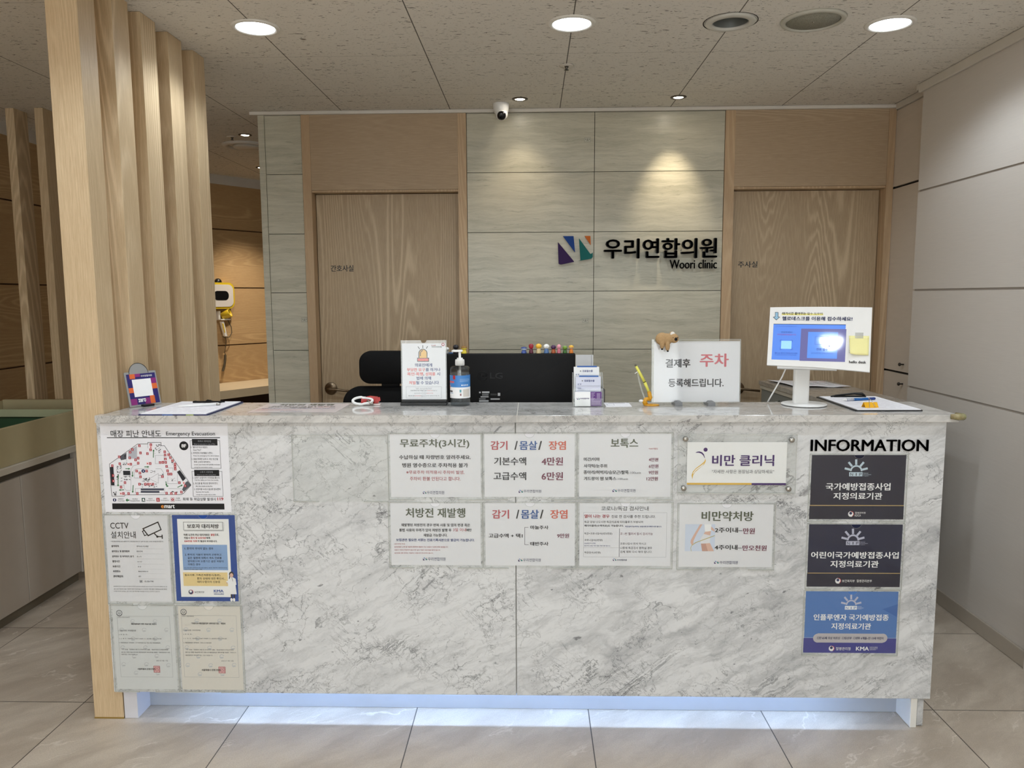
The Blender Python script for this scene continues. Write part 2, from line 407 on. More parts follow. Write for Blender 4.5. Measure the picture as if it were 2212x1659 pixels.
def print_on(mb, items, k=1.0, M=None, screen=False, bold=-.027):
    """prints text, blocks and line art (units of 0.1 mm about the sheet's centre) on a sheet facing -Y"""
    u = 1e-4 * k; st = 2.2e-4; serial = 0
    for it in items:
        t = it[0]; serial += 1; e = (serial % 60) * 2.5e-6
        if t == 'T':
            _, s, x0, z1, x1, z0, c, b = it
            text_rect(mb, s, x0 * u, z0 * u, x1 * u, z1 * u, -5.5 * st - e, ink(c, screen), bold if b else .002, M); continue
        if t == 'R':
            _, x0, z1, x1, z0, c, l = it; ps = [[(x0, z0), (x1, z0), (x1, z1), (x0, z1)]]
        elif t == 'F':
            _, x0, z1, x1, z0, w, c, l = it
            ps = [[(x0, z0), (x1, z0), (x1, z0 + w), (x0, z0 + w)], [(x0, z1 - w), (x1, z1 - w), (x1, z1), (x0, z1)], [(x0, z0 + w), (x0 + w, z0 + w), (x0 + w, z1 - w), (x0, z1 - w)], [(x1 - w, z0 + w), (x1, z0 + w), (x1, z1 - w), (x1 - w, z1 - w)]]
        elif t == 'E':
            _, x, z, rx, rz_, c, l = it; ps = [[(x + rx * math.cos(a * PI / 12), z + rz_ * math.sin(a * PI / 12)) for a in range(24)]]
        elif t == 'A':
            _, x, z, r0, r1, a0, a1, c, l = it; n = 14; ps = []
            for i in range(n):
                p, q = (math.radians(a0 + (a1 - a0) * j / n) for j in (i, i + 1))
                ps.append([(x + r * math.cos(a), z + r * math.sin(a)) for r, a in ((r0, p), (r1, p), (r1, q), (r0, q))])
        elif t == 'P':
            _, pts, c, l = it; ps = [[tuple(p) for p in pts]]
        else:
            _, pts, w, c, l = it; ps = []
            for (ax, az), (bx, bz) in zip(pts, pts[1:]):
                d = math.hypot(bx - ax, bz - az) or 1; ux, uz = (bx - ax) / d * w / 2, (bz - az) / d * w / 2
                ps.append([(ax - ux - uz, az - uz + ux), (ax - ux + uz, az - uz - ux), (bx + ux + uz, bz + uz - ux), (bx + ux - uz, bz + uz + ux)])
        m = ink(c, screen)
        for p in ps:
            from mathutils.geometry import tessellate_polygon
            vs = [(a * u, -l * st - e, b * u) for a, b in p]
            tr = [tuple(range(len(p)))] if t != 'P' else [tuple(q) for q in tessellate_polygon([[Vector((a, b, 0)) for a, b in p]])]
            mb.add(vs, tr, m, False, M)

# printed matter, units of 0.1 mm about each sheet's centre
PRINTS = {
 'evac': {"c":[-1.2314,0.9037],"s":[0.4319,0.3036],"bg":"pw","i":[["T","매장 피난 안내도",-1801,1292,-93,1057,"k",0],["T","Emergency Evacuation",78,1240,1727,1074,"k",0],["R",-1945,1049,1889,1023,"k",1],["E",652,760,153,153,"k",2],["T","8F",574,819,736,704,"w",1],["F",868,942,1877,-14,10,"k",2],["R",935,993,1793,773,"k",1],["T","화재시 대피방법",1136,952,1577,881,"g3",0],["T","How to evacuate in case of fire",1003,850,1718,794,"g3",0],["T","1. \"불이야\"라고 외친다.",891,748,1458,679,"k",0],["T","Shout \"Fire!\"",962,645,1232,597,"k",0],["T","2. 화재경보 비상벨을 누른다.",893,550,1616,487,"k",0],["T","Press the emergency fire alarm button.",964,443,1841,392,"k",0],["T","3. 몸을 최대한 낮추고, 피난 동선을",895,343,1789,277,"k",0],["T","따라 신속히 대피한다.",972,243,1530,179,"k",0],["T","Lower your body and quickly evacuate",966,145,1844,89,"k",0],["T","along the evacuation route.",969,50,1592,4,"k",0],["T","1. 소화기 손잡이의 안전핀을 뽑는다.",905,-291,1822,-362,"k",0],["T","Pull the safety pin from the handle.",969,-389,1775,-439,"k",0],["T","2. 호스를 불 쪽으로 향하게 한다.",903,-487,1749,-555,"k",0],["T","Aim the nozzle at the fire.",984,-595,1560,-641,"k",0],["T","3. 손잡이를 누르고 골고루 분사한다.",918,-686,1836,-754,"k",0],["T","Squeeze the handle,",981,-797,1435,-846,"k",0],["T","sweep the nozzle side to side.",989,-888,1658,-936,"k",0],["F",877,-105,1902,-975,10,"k",2],["R",956,-61,1803,-271,"k",1],["T","소화기 사용방법",1153,-99,1589,-168,"g3",0],["T","How to use a fire extinguisher",1056,-203,1699,-253,"g3",0],["P",[[-953,755],[-1246,575],[-1262,323],[-980,323]],"gr",1],["R",-1904,34,-1788,-600,"k2",1],["R",-1468,-95,-1225,-244,"k2",1],["P",[[-1566,382],[-1313,524],[-1327,305],[-1509,266]],"g2",1],["R",-901,-702,-108,-768,"g2",1],["R",-906,-785,-267,-847,"g2",1],["R",-897,-718,-118,-724,"nv",2],["R",-898,-741,-120,-748,"nv",2],["R",-902,-801,-270,-808,"nv",2],["R",-904,-827,-271,-834,"nv",2],["P",[[369,-131],[470,-67],[659,-350],[551,-454]],"k2",1],["P",[[638,-492],[718,-441],[818,-583],[570,-816],[510,-739]],"g2",1],["R",-1688,-53,-1662,-75,"k2",2],["R",-1646,58,-1636,31,"k2",2],["R",-1681,19,-1626,0,"k2",2],["R",-1633,-38,-1619,-49,"k2",2],["R",-1657,-129,-1625,-154,"k2",2],["R",-1641,58,-1613,37,"k2",2],["R",-1674,66,-1625,47,"k2",2],["R",-1649,-131,-1626,-159,"k2",2],["R",-1677,-113,-1648,-143,"k2",2],["R",-1623,50,-1613,38,"k2",2],["R",-1621,-28,-1618,-43,"k2",2],["R",-1661,-17,-1636,-38,"k2",2],["R",-1662,-137,-1626,-159,"k2",2],["R",-1639,-157,-1626,-159,"k2",2],["R",-1535,-175,-1525,-185,"k2",2],["R",-1532,39,-1512,18,"k2",2],["R",-1563,81,-1515,50,"k2",2],["R",-1591,-129,-1563,-140,"k2",2],["R",-1575,-119,-1525,-128,"k2",2],["R",-1537,86,-1508,71,"k2",2],["R",-1533,-180,-1525,-185,"k2",2],["R",-1561,77,-1524,69,"k2",2],["R",-1576,-17,-1538,-28,"k2",2],["R",-1596,-148,-1573,-178,"k2",2],["R",-1521,-8,-1515,-28,"k2",2],["R",-1545,-70,-1519,-92,"k2",2],["R",-1520,-45,-1517,-70,"k2",2],["R",-1571,13,-1517,-6,"k2",2],["R",-1663,-214,-1635,-236,"k2",2],["R",-1728,-387,-1689,-396,"k2",2],["R",-1663,-344,-1626,-360,"k2",2],["R",-1660,-421,-1649,-430,"k2",2],["R",-1667,-486,-1646,-496,"k2",2],["R",-1664,-302,-1638,-317,"k2",2],["R",-1692,-381,-1669,-397,"k2",2],["R",-1640,-219,-1618,-244,"k2",2],["R",-1691,-275,-1645,-288,"k2",2],["R",-1708,-335,-1666,-345,"k2",2],["R",-1692,-306,-1644,-324,"k2",2],["R",-1634,-259,-1621,-282,"k2",2],["R",-1636,-340,-1625,-350,"k2",2],["R",-1668,-265,-1622,-293,"k2",2],["R",-1705,-291,-1659,-313,"k2",2],["R",-1642,-309,-1627,-324,"k2",2],["R",-1524,-325,-1509,-342,"k2",2],["R",-1554,-350,-1510,-361,"k2",2],["R",-1592,-447,-1542,-457,"k2",2],["R",-1559,-448,-1516,-457,"k2",2],["R",-1534,-427,-1516,-447,"k2",2],["R",-1563,-338,-1543,-347,"k2",2],["R",-1330,-281,-1283,-290,"k2",2],["R",-1259,-307,-1238,-327,"k2",2],["R",-1260,-300,-1250,-325,"k2",2],["R",-1427,-282,-1387,-302,"k2",2],["R",-1373,-323,-1335,-327,"k2",2],["R",-1410,-318,-1379,-327,"k2",2],["R",-1385,-275,-1351,-302,"k2",2],["R",-1429,-314,-1377,-327,"k2",2],["R",-1275,-263,-1237,-291,"k2",2],["R",-1455,-280,-1433,-300,"k2",2],["R",-1370,-390,-1324,-398,"k2",2],["R",-1458,-363,-1443,-372,"k2",2],["R",-1237,-419,-1232,-431,"k2",2],["R",-1395,-378,-1370,-400,"k2",2],["R",-1329,-381,-1311,-396,"k2",2],["R",-1444,-396,-1401,-413,"k2",2],["R",-1452,-367,-1426,-389,"k2",2],["R",-1282,-383,-1236,-405,"k2",2],["R",-1367,-382,-1336,-406,"k2",2],["R",-1372,-407,-1341,-420,"k2",2],["R",-1388,162,-1375,144,"k2",2],["R",-1408,124,-1356,107,"k2",2],["R",-1328,142,-1313,124,"k2",2],["R",-1458,137,-1419,109,"k2",2],["R",-1344,168,-1311,147,"k2",2],["R",-1458,184,-1449,173,"k2",2],["R",-1339,296,-1326,286,"k2",2],["R",-1323,268,-1314,241,"k2",2],["R",-1459,131,-1419,104,"k2",2],["R",-1317,186,-1309,177,"k2",2],["R",-1347,200,-1308,190,"k2",2],["R",-1355,113,-1343,99,"k2",2],["R",-1385,134,-1364,123,"k2",2],["R",-1434,178,-1390,161,"k2",2],["R",-1377,414,-1351,396,"k2",2],["R",-1403,395,-1349,378,"k2",2],["R",-1340,456,-1319,431,"k2",2],["R",-1351,392,-1323,370,"k2",2],["R",-1326,458,-1319,433,"k2",2],["R",-1329,392,-1323,368,"k2",2],["R",-1392,437,-1373,416,"k2",2],["R",-1380,443,-1339,414,"k2",2],["R",-1387,358,-1359,331,"k2",2],["R",-1356,437,-1336,429,"k2",2],["R",-720,-373,-703,-389,"k2",2],["R",-768,-434,-753,-464,"k2",2],["R",-722,-406,-692,-434,"k2",2],["R",-625,-400,-594,-424,"k2",2],["R",-614,-375,-575,-405,"k2",2],["R",-722,-349,-702,-373,"k2",2],["R",-670,-462,-621,-469,"k2",2],["R",-801,-354,-783,-378,"k2",2],["R",-618,-453,-597,-468,"k2",2],["R",-767,-379,-724,-389,"k2",2],["R",-834,-443,-811,-459,"k2",2],["R",-694,-418,-685,-434,"k2",2],["R",-733,-389,-714,-410,"k2",2],["R",-586,-374,-574,-384,"k2",2],["R",-780,-417,-767,-445,"k2",2],["R",-596,-328,-571,-345,"k2",2],["R",-641,-431,-618,-454,"k2",2],["R",-675,-438,-654,-464,"k2",2],["R",-587,-418,-576,-428,"k2",2],["R",-716,-368,-674,-392,"k2",2],["R",-694,-342,-655,-364,"k2",2],["R",-810,-452,-770,-462,"k2",2],["R",-590,-335,-572,-360,"k2",2],["R",-688,-399,-649,-418,"k2",2],["R",-765,-341,-753,-365,"k2",2],["R",-644,-398,-600,-414,"k2",2],["R",-780,-373,-730,-382,"k2",2],["R",-712,-352,-667,-368,"k2",2],["R",-762,-376,-728,-402,"k2",2],["R",-760,-445,-745,-459,"k2",2],["R",-904,-537,-859,-561,"k2",2],["R",-850,-548,-822,-573,"k2",2],["R",-449,-627,-412,-638,"k2",2],["R",-713,-548,-679,-569,"k2",2],["R",-840,-556,-794,-565,"k2",2],["R",-459,-647,-405,-663,"k2",2],["R",-617,-603,-579,-634,"k2",2],["R",-529,-563,-480,-582,"k2",2],["R",-587,-624,-578,-650,"k2",2],["R",-546,-590,-513,-609,"k2",2],["R",-847,-596,-837,-616,"k2",2],["R",-556,-584,-521,-614,"k2",2],["R",-395,-539,-350,-561,"k2",2],["R",-938,-572,-917,-582,"k2",2],["R",-629,-653,-604,-663,"k2",2],["R",-522,-539,-473,-561,"k2",2],["R",-378,-622,-334,-638,"k2",2],["R",-457,-653,-407,-663,"k2",2],["R",-485,-589,-470,-598,"k2",2],["R",-919,-549,-902,-569,"k2",2],["R",-522,-597,-494,-620,"k2",2],["R",-775,-587,-731,-604,"k2",2],["R",-859,-649,-816,-663,"k2",2],["R",-733,-596,-696,-609,"k2",2],["R",-967,-551,-921,-562,"k2",2],["R",-673,-548,-654,-560,"k2",2],["R",-471,-87,-460,-98,"k2",2],["R",-515,-125,-503,-133,"k2",2],["R",-464,-115,-422,-124,"k2",2],["R",-472,-114,-463,-144,"k2",2],["R",-503,-79,-472,-90,"k2",2],["R",-433,-108,-417,-117,"k2",2],["R",-413,-100,-368,-118,"k2",2],["R",-377,-102,-366,-116,"k2",2],["R",-400,-141,-375,-151,"k2",2],["R",-426,-180,-389,-184,"k2",2],["R",-537,-78,-520,-87,"k2",2],["R",-537,-144,-486,-156,"k2",2],["R",-139,666,-135,637,"k2",2],["R",-138,808,-126,786,"k2",2],["R",-138,791,-128,764,"k2",2],["R",-319,694,-295,671,"k2",2],["R",-143,763,-129,738,"k2",2],["R",-170,642,-136,626,"k2",2],["R",-253,746,-208,727,"k2",2],["R",-282,765,-240,743,"k2",2],["R",-193,695,-161,684,"k2",2],["R",-186,812,-156,786,"k2",2],["R",-195,788,-175,761,"k2",2],["R",-217,538,-167,519,"k2",2],["R",-160,584,-139,568,"k2",2],["R",-329,691,-275,681,"k2",2],["R",-218,784,-205,761,"k2",2],["R",-286,803,-270,781,"k2",2],["R",-213,815,-194,785,"k2",2],["R",-300,639,-272,613,"k2",2],["R",-223,566,-189,554,"k2",2],["R",-300,794,-253,783,"k2",2],["R",-349,509,-331,499,"k2",2],["R",-327,670,-308,643,"k2",2],["R",-218,613,-174,586,"k2",2],["R",-274,626,-244,616,"k2",2],["R",-170,629,-136,616,"k2",2],["R",-231,670,-188,661,"k2",2],["R",203,186,216,165,"k2",2],["R",233,193,252,171,"k2",2],["R",194,201,249,186,"k2",2],["R",212,232,232,221,"k2",2],["R",246,158,250,127,"k2",2],["R",221,134,250,126,"k2",2],["R",-112,-252,-105,-261,"k2",2],["R",-136,-207,-103,-236,"k2",2],["R",-213,-255,-195,-261,"k2",2],["R",-144,-197,-111,-220,"k2",2],["R",-251,-238,-229,-256,"k2",2],["R",-204,-238,-160,-252,"k2",2],["R",161,-369,190,-378,"k2",2],["R",166,-417,208,-441,"k2",2],["R",293,-428,295,-440,"k2",2],["R",193,-386,226,-406,"k2",2],["R",198,-426,220,-441,"k2",2],["R",279,-421,296,-435,"k2",2],["R",271,-339,286,-359,"k2",2],["R",229,-355,241,-368,"k2",2],["R",298,-815,350,-841,"k2",2],["R",348,-793,352,-801,"k2",2],["R",221,-809,232,-829,"k2",2],["R",143,-807,163,-834,"k2",2],["R",218,-805,229,-822,"k2",2],["R",265,-826,316,-843,"k2",2],["R",179,-798,222,-824,"k2",2],["R",237,-834,272,-843,"k2",2],["R",161,-792,199,-821,"k2",2],["R",330,-815,350,-843,"k2",2],["R",-1764,-894,-1739,-914,"k2",2],["R",-1851,-834,-1811,-865,"k2",2],["R",-1800,-866,-1774,-885,"k2",2],["R",-1764,-872,-1737,-884,"k2",2],["R",-1834,-883,-1806,-910,"k2",2],["R",-1765,-941,-1741,-949,"k2",2],["R",-1797,-886,-1765,-901,"k2",2],["R",-1781,-938,-1767,-951,"k2",2],["R",-1826,-882,-1776,-912,"k2",2],["R",-1784,-836,-1734,-848,"k2",2],["R",-1827,-926,-1803,-940,"k2",2],["R",-1748,-943,-1741,-951,"k2",2],["R",-1835,-827,-1815,-857,"k2",2],["R",-1864,-841,-1845,-850,"k2",2],["R",-1806,-914,-1758,-937,"k2",2],["R",-1758,-809,-1736,-839,"k2",2],["L",[[-1915,137],[-911,824],[-566,824],[-563,875],[-116,875],[-122,768],[-8,768],[826,-583],[568,-855],[488,-907],[-1443,-924],[-1471,-971],[-1897,-972],[-1911,-782],[-1915,137]],13,"k",2],["L",[[-1234,-677],[-1195,-56],[-1110,73],[-928,125]],6,"g2",2],["L",[[-1097,-340],[-1082,-81],[-1014,-24],[-578,-24]],6,"g2",2],["L",[[-1097,-340],[-892,-345]],6,"g2",2],["L",[[-333,434],[-39,435],[-56,152],[-350,151],[-333,434]],6,"g2",2],["L",[[-347,-24],[-168,-24],[-86,-158],[-96,-325],[-276,-339]],6,"g2",2],["L",[[-585,-365],[-267,-184],[-286,-520],[-585,-365]],6,"g2",2],["L",[[48,-287],[34,-532],[367,-532],[386,-183]],6,"g2",2],["L",[[50,-701],[511,-713]],6,"g2",2],["L",[[-1081,-703],[-79,-701],[-87,-857],[-1090,-845],[-1081,-703]],6,"g2",2],["L",[[-1900,-626],[-1460,-586],[-1467,-690],[-1394,-768],[-1240,-768],[-1229,-599]],6,"g2",2],["L",[[64,10],[244,10],[236,-131]],6,"g2",2],["L",[[-566,819],[-575,678]],6,"g2",2],["L",[[-941,755],[-968,305]],6,"g2",2],["R",-894,806,-817,719,"rd",3],["R",-862,788,-847,734,"w",4],["R",-1140,678,-1063,591,"rd",3],["R",-1108,660,-1093,606,"w",4],["R",-1222,588,-1146,501,"rd",3],["R",-1190,570,-1175,516,"w",4],["R",-870,562,-794,475,"rd",3],["R",-838,544,-824,491,"w",4],["R",-503,844,-427,757,"rd",3],["R",-471,827,-457,773,"w",4],["R",-521,670,-445,583,"rd",3],["R",-489,652,-475,599,"w",4],["R",-637,537,-560,450,"rd",3],["R",-605,519,-590,465,"w",4],["R",-1604,426,-1527,338,"rd",3],["R",-1572,408,-1557,354,"w",4],["R",-1247,393,-1170,305,"rd",3],["R",-1215,375,-1200,321,"w",4],["R",-961,383,-884,295,"rd",3],["R",-929,365,-914,311,"w",4],["R",-1054,323,-977,236,"rd",3],["R",-1022,305,-1007,251,"w",4],["R",-1598,189,-1522,101,"rd",3],["R",-1566,171,-1552,117,"w",4],["R",-1222,176,-1145,89,"rd",3],["R",-1190,158,-1175,104,"w",4],["R",-971,213,-895,125,"rd",3],["R",-939,195,-924,141,"w",4],["R",-562,200,-485,113,"rd",3],["R",-530,182,-515,128,"w",4],["R",-1859,122,-1783,34,"rd",3],["R",-1827,104,-1813,50,"w",4],["R",-1850,-214,-1774,-302,"rd",3],["R",-1818,-232,-1804,-286,"w",4],["R",-1855,-400,-1778,-488,"rd",3],["R",-1823,-418,-1808,-473,"w",4],["R",-1462,-459,-1386,-547,"rd",3],["R",-1430,-478,-1415,-532,"w",4],["R",-1606,-613,-1529,-701,"rd",3],["R",-1574,-631,-1559,-685,"w",4],["R",-1537,-833,-1461,-922,"rd",3],["R",-1505,-851,-1491,-906,"w",4],["R",-1362,-833,-1285,-921,"rd",3],["R",-1330,-851,-1315,-906,"w",4],["R",-1066,-832,-989,-921,"rd",3],["R",-1034,-851,-1019,-905,"w",4],["R",-1039,-58,-962,-146,"rd",3],["R",-1007,-76,-992,-130,"w",4],["R",-933,-128,-856,-215,"rd",3],["R",-901,-146,-886,-200,"w",4],["R",-920,-257,-843,-345,"rd",3],["R",-888,-275,-873,-329,"w",4],["R",-698,-58,-621,-145,"rd",3],["R",-666,-76,-651,-130,"w",4],["R",-969,-510,-892,-598,"rd",3],["R",-937,-529,-922,-583,"w",4],["R",-771,-510,-694,-598,"rd",3],["R",-739,-528,-724,-583,"w",4],["R",-674,-510,-597,-598,"rd",3],["R",-641,-528,-627,-583,"w",4],["R",-507,-510,-430,-598,"rd",3],["R",-474,-528,-460,-582,"w",4],["R",-171,-248,-94,-336,"rd",3],["R",-138,-266,-124,-320,"w",4],["R",-45,599,31,512,"rd",3],["R",-13,581,2,527,"w",4],["R",-39,491,38,404,"rd",3],["R",-7,473,8,419,"w",4],["R",84,499,161,412,"rd",3],["R",117,481,131,427,"w",4],["R",135,401,212,314,"rd",3],["R",167,383,182,329,"w",4],["R",-34,355,43,268,"rd",3],["R",-2,337,13,283,"w",4],["R",201,293,277,206,"rd",3],["R",233,275,248,221,"w",4],["R",-225,234,-148,147,"rd",3],["R",-193,216,-178,162,"w",4],["R",-130,242,-53,154,"rd",3],["R",-97,224,-83,170,"w",4],["R",-33,239,44,152,"rd",3],["R",0,221,14,167,"w",4],["R",281,183,358,95,"rd",3],["R",313,165,328,111,"w",4],["R",277,101,354,13,"rd",3],["R",309,83,324,29,"w",4],["R",279,10,356,-77,"rd",3],["R",312,-8,327,-62,"w",4],["R",-10,100,67,13,"rd",3],["R",22,82,37,28,"w",4],["R",15,-49,92,-137,"rd",3],["R",47,-67,62,-121,"w",4],["R",39,-160,116,-248,"rd",3],["R",72,-178,87,-232,"w",4],["R",129,-160,206,-248,"rd",3],["R",161,-178,176,-232,"w",4],["R",394,-457,472,-544,"rd",3],["R",427,-475,442,-529,"w",4],["R",586,-565,663,-653,"rd",3],["R",618,-583,633,-637,"w",4],["R",446,-780,523,-868,"rd",3],["R",478,-798,493,-853,"w",4],["R",-62,-820,15,-908,"rd",3],["R",-30,-838,-15,-893,"w",4],["R",97,-830,174,-918,"rd",3],["R",129,-848,144,-903,"w",4],["R",251,-830,328,-918,"rd",3],["R",283,-848,298,-903,"w",4],["R",-506,757,-434,675,"pk",3],["E",-470,716,20,20,"rd",4],["R",-1304,174,-1233,91,"pk",3],["E",-1268,133,20,20,"rd",4],["R",-649,198,-577,115,"pk",3],["E",-613,156,20,20,"rd",4],["R",-593,-500,-521,-582,"pk",3],["E",-557,-541,20,20,"rd",4],["R",550,-469,622,-552,"pk",3],["E",586,-511,20,20,"rd",4],["R",-1623,-836,-1551,-919,"pk",3],["E",-1587,-878,20,20,"rd",4],["P",[[-729,29],[-623,29],[-625,6],[-561,41],[-621,75],[-622,52],[-727,52]],"gn",3],["P",[[-1379,-36],[-1276,-36],[-1278,-60],[-1214,-25],[-1274,10],[-1275,-13],[-1378,-13]],"gn",3],["P",[[-1155,-120],[-1162,-247],[-1186,-247],[-1155,-309],[-1116,-247],[-1139,-247],[-1131,-120]],"gn",3],["P",[[-1158,-585],[-1186,-796],[-1209,-794],[-1184,-859],[-1140,-799],[-1163,-797],[-1135,-587]],"gn",3],["P",[[-1655,-237],[-1677,-576],[-1700,-576],[-1669,-639],[-1631,-576],[-1654,-576],[-1632,-237]],"gn",3],["P",[[-395,357],[-372,578],[-350,577],[-378,640],[-418,580],[-395,579],[-418,358]],"gn",3],["P",[[-38,-457],[-27,-551],[-50,-554],[-9,-610],[19,-543],[-4,-547],[-15,-453]],"gn",3],["P",[[-23,-629],[0,-629],[-1,-653],[62,-618],[3,-583],[1,-606],[-22,-606]],"gn",3],["P",[[364,-672],[491,-613],[500,-634],[544,-575],[474,-570],[483,-591],[356,-651]],"gn",3],["P",[[-1470,-736],[-1589,-741],[-1588,-718],[-1651,-756],[-1590,-788],[-1589,-764],[-1470,-759]],"gn",3],["E",-775,-102,61,61,"nv",3],["R",-786,-76,-764,-133,"w",4],["E",-1820,-1102,59,59,"nv",2],["R",-1831,-1063,-1807,-1141,"w",3],["T","현재위치",-1690,-1042,-1510,-1088,"k",0],["T","You are here",-1712,-1107,-1482,-1146,"k",0],["P",[[-1441,-1106],[-1373,-1041],[-1376,-1088],[-1311,-1088],[-1314,-1127],[-1378,-1127],[-1381,-1171]],"gn",2],["T","피난동선",-1205,-1041,-1028,-1087,"k",0],["T","Evacuation Route",-1279,-1106,-954,-1144,"k",0],["R",-890,-1032,-774,-1162,"dg",1],["P",[[-846,-1061],[-814,-1050],[-801,-1092],[-789,-1144],[-809,-1144],[-823,-1113],[-845,-1144],[-866,-1139],[-837,-1097],[-868,-1097]],"w",3],["T","비상구",-651,-1034,-512,-1081,"k",0],["T","Emergency Exit",-719,-1100,-433,-1138,"k",0],["R",-385,-1026,-277,-1161,"rd",1],["R",-343,-1052,-320,-1138,"w",3],["T","소화기",-153,-1020,-22,-1064,"k",0],["T","Fire Extinguisher",-237,-1091,57,-1129,"k",0],["F",109,-1012,225,-1155,10,"rd",2],["E",167,-1085,43,43,"rd",2],["E",167,-1085,15,15,"w",3],["T","비상벨",284,-1012,420,-1058,"k",0],["T","Fire Alarm",265,-1085,450,-1121,"k",0],["T","화재 등 위급상황 발생시",521,-1011,1644,-1118,"k",0],["T","119",1701,-1004,1901,-1107,"rd",1],["R",-1913,-1220,1924,-1424,"k",1],["T","e",-235,-1273,-138,-1382,"or",1],["T","mart",-123,-1260,230,-1382,"w",1]]},
 'cctv': {"c":[-1.344,0.5881],"s":[0.2148,0.3042],"bg":"pw","i":[["T","CCTV",-896,1267,-271,1059,"k",0],["T","설치안내",-899,963,-43,720,"k",0],["L",[[219,1055],[745,1288],[838,1027],[384,815],[219,1055]],39,"k",2],["L",[[262,1002],[198,967],[262,815],[321,838]],30,"k",2],["L",[[590,905],[697,781],[858,782]],37,"k",2],["R",844,847,882,705,"k",1],["E",697,781,39,39,"k",2],["T","* 개인정보보호법 25조 4항에 의거, 영상정보처리기기 설치 및 운영 고지의 의무를 준수합니다.",-937,635,905,583,"g2",0],["T","설치목적",-908,482,-651,408,"k2",1],["T","설치장소 및 촬영범위",-908,301,-293,231,"k2",1],["T","설치대수 및 부착위치 표기",-906,122,-158,50,"k2",1],["T","촬영시간",-905,-52,-644,-129,"k2",1],["T","보관기간",-908,-232,-639,-306,"k2",1],["T","보관장소",-905,-402,-645,-477,"k2",1],["T","관리책임자",-907,-580,-564,-661,"k2",1],["T","환자보호/사고예방",-31,469,376,412,"g2",0],["T","병원전체",-42,291,158,233,"g2",0],["T","총 6 대",-46,109,105,53,"g2",0],["T","24 시간",-39,-74,120,-121,"g2",0],["T","30 일",-33,-249,75,-298,"g2",0],["T","병원안내데스크",-27,-417,312,-472,"g2",0],["T","원장",-31,-595,58,-646,"g2",0],["T",": 02-356-7740",144,-769,477,-822,"g2",0],["R",-54,354,875,351,"g3",1],["R",-51,180,877,177,"g3",1],["R",-48,-4,878,-7,"g3",1],["R",-46,-188,879,-191,"g3",1],["R",-42,-363,880,-365,"g3",1],["R",-38,-524,883,-526,"g3",1],["R",-36,-708,884,-711,"g3",1],["F",-6,-760,88,-841,12,"g2",2],["E",42,-803,21,21,"g2",2],["T","영상정보처리기기 설치 및 운영 안내판은 공간공유 플랫폼 SpaceCloud 의 정보보호 캠페인으로 본",-925,-960,937,-1002,"g2",0],["T","공간 운영 책임자의 정보 기재하여 함께 작성되었습니다. 본 공간은 이용자들의 개인정보보호를 중요한",-919,-1048,932,-1093,"g2",0],["T","가치로 여기며 신뢰받는 공간 서비스를 위해 해당 안내문을 부착하고 관리하고 있습니다.",-920,-1131,681,-1173,"g2",0]]},
 'proxy': {"c":[-1.113,0.5904],"s":[0.2145,0.3025],"bg":"bl","i":[["R",-904,1379,859,-1365,"w",1],["F",-699,1275,649,983,12,"k2",2],["L",[[662,1267],[688,1232],[675,965],[-681,960]],9,"k2",2],["T","보호자 대리처방",-570,1205,519,1053,"k",1],["T","아래 요건이 아닌 대리처방은",-703,867,193,788,"k",1],["T","불법",224,870,353,793,"re",1],["T","으로,",362,870,506,789,"k",1],["T","적발시",-697,755,-494,680,"k",1],["T","환자 및 보호자분",-467,755,61,682,"re",1],["T","에게",69,757,194,683,"k",1],["T","500만원 이하",-694,640,-243,571,"re",1],["T","의 벌금이 부과됩니다.",-235,642,441,572,"k",1],["R",-783,480,766,-413,"lb2",2],["R",-799,-492,734,-974,"ye2",2],["T","1. 환자의 의식이 없는 경우",-694,392,290,309,"k",0],["T","2. 환자의 거동이 현저히 곤란하고,",-696,171,578,92,"k",0],["T","같은 질환에 대해서 계속 진료를",-603,59,561,-19,"k",0],["T","받아왔으며 오랜기간 같은 처방이",-605,-59,622,-136,"k",0],["T","이뤄진 경우",-609,-170,-177,-250,"k",0],["T","(단, 의료인등이 환자에게 안전성을 인정하는 경우만 가능하며, 의료인은 환자의",-739,-312,727,-348,"k",0],["T","보호자의 대리처방을 거절할 수 있음)",-735,-366,-128,-403,"k",0],["T","필요서류: 가족관계증명서(등본),",-740,-548,502,-632,"k",0],["T","환자 상태에 대한 확인서...",-319,-664,662,-749,"k",0],["T","대리수령자의 신분증",-320,-783,472,-864,"k",0],["A",-559,-1190,71,85,-60,100,"re",2],["A",-559,-1190,71,85,100,300,"nv",2],["E",-559,-1190,68,68,"nv",2],["E",-565,-1168,43,43,"w",3],["T","보건복지부",-430,-1153,-94,-1228,"g2",0],["T","KMA",237,-1100,572,-1188,"bl",1],["T","대한의사협회",236,-1207,576,-1252,"bl",0],["R",233,-1268,574,-1281,"bl",2],["E",869,-555,83,97,"k2",3],["P",[[800,-571],[774,-725],[821,-701],[815,-583]],"k2",3],["E",872,-588,58,74,"sk",4],["P",[[811,-678],[915,-658],[1005,-712],[1030,-913],[994,-937],[1021,-1257],[756,-1258],[776,-914],[703,-856],[679,-785],[747,-796],[781,-808]],"w",4],["P",[[700,-832],[674,-879],[715,-886],[734,-844]],"sk",5],["L",[[880,-677],[909,-795]],14,"g2",5],["R",813,-1258,868,-1412,"k2",4],["R",910,-1258,961,-1412,"k2",4],["E",832,-1455,41,60,"w",5],["E",920,-1455,41,60,"w",5]]},
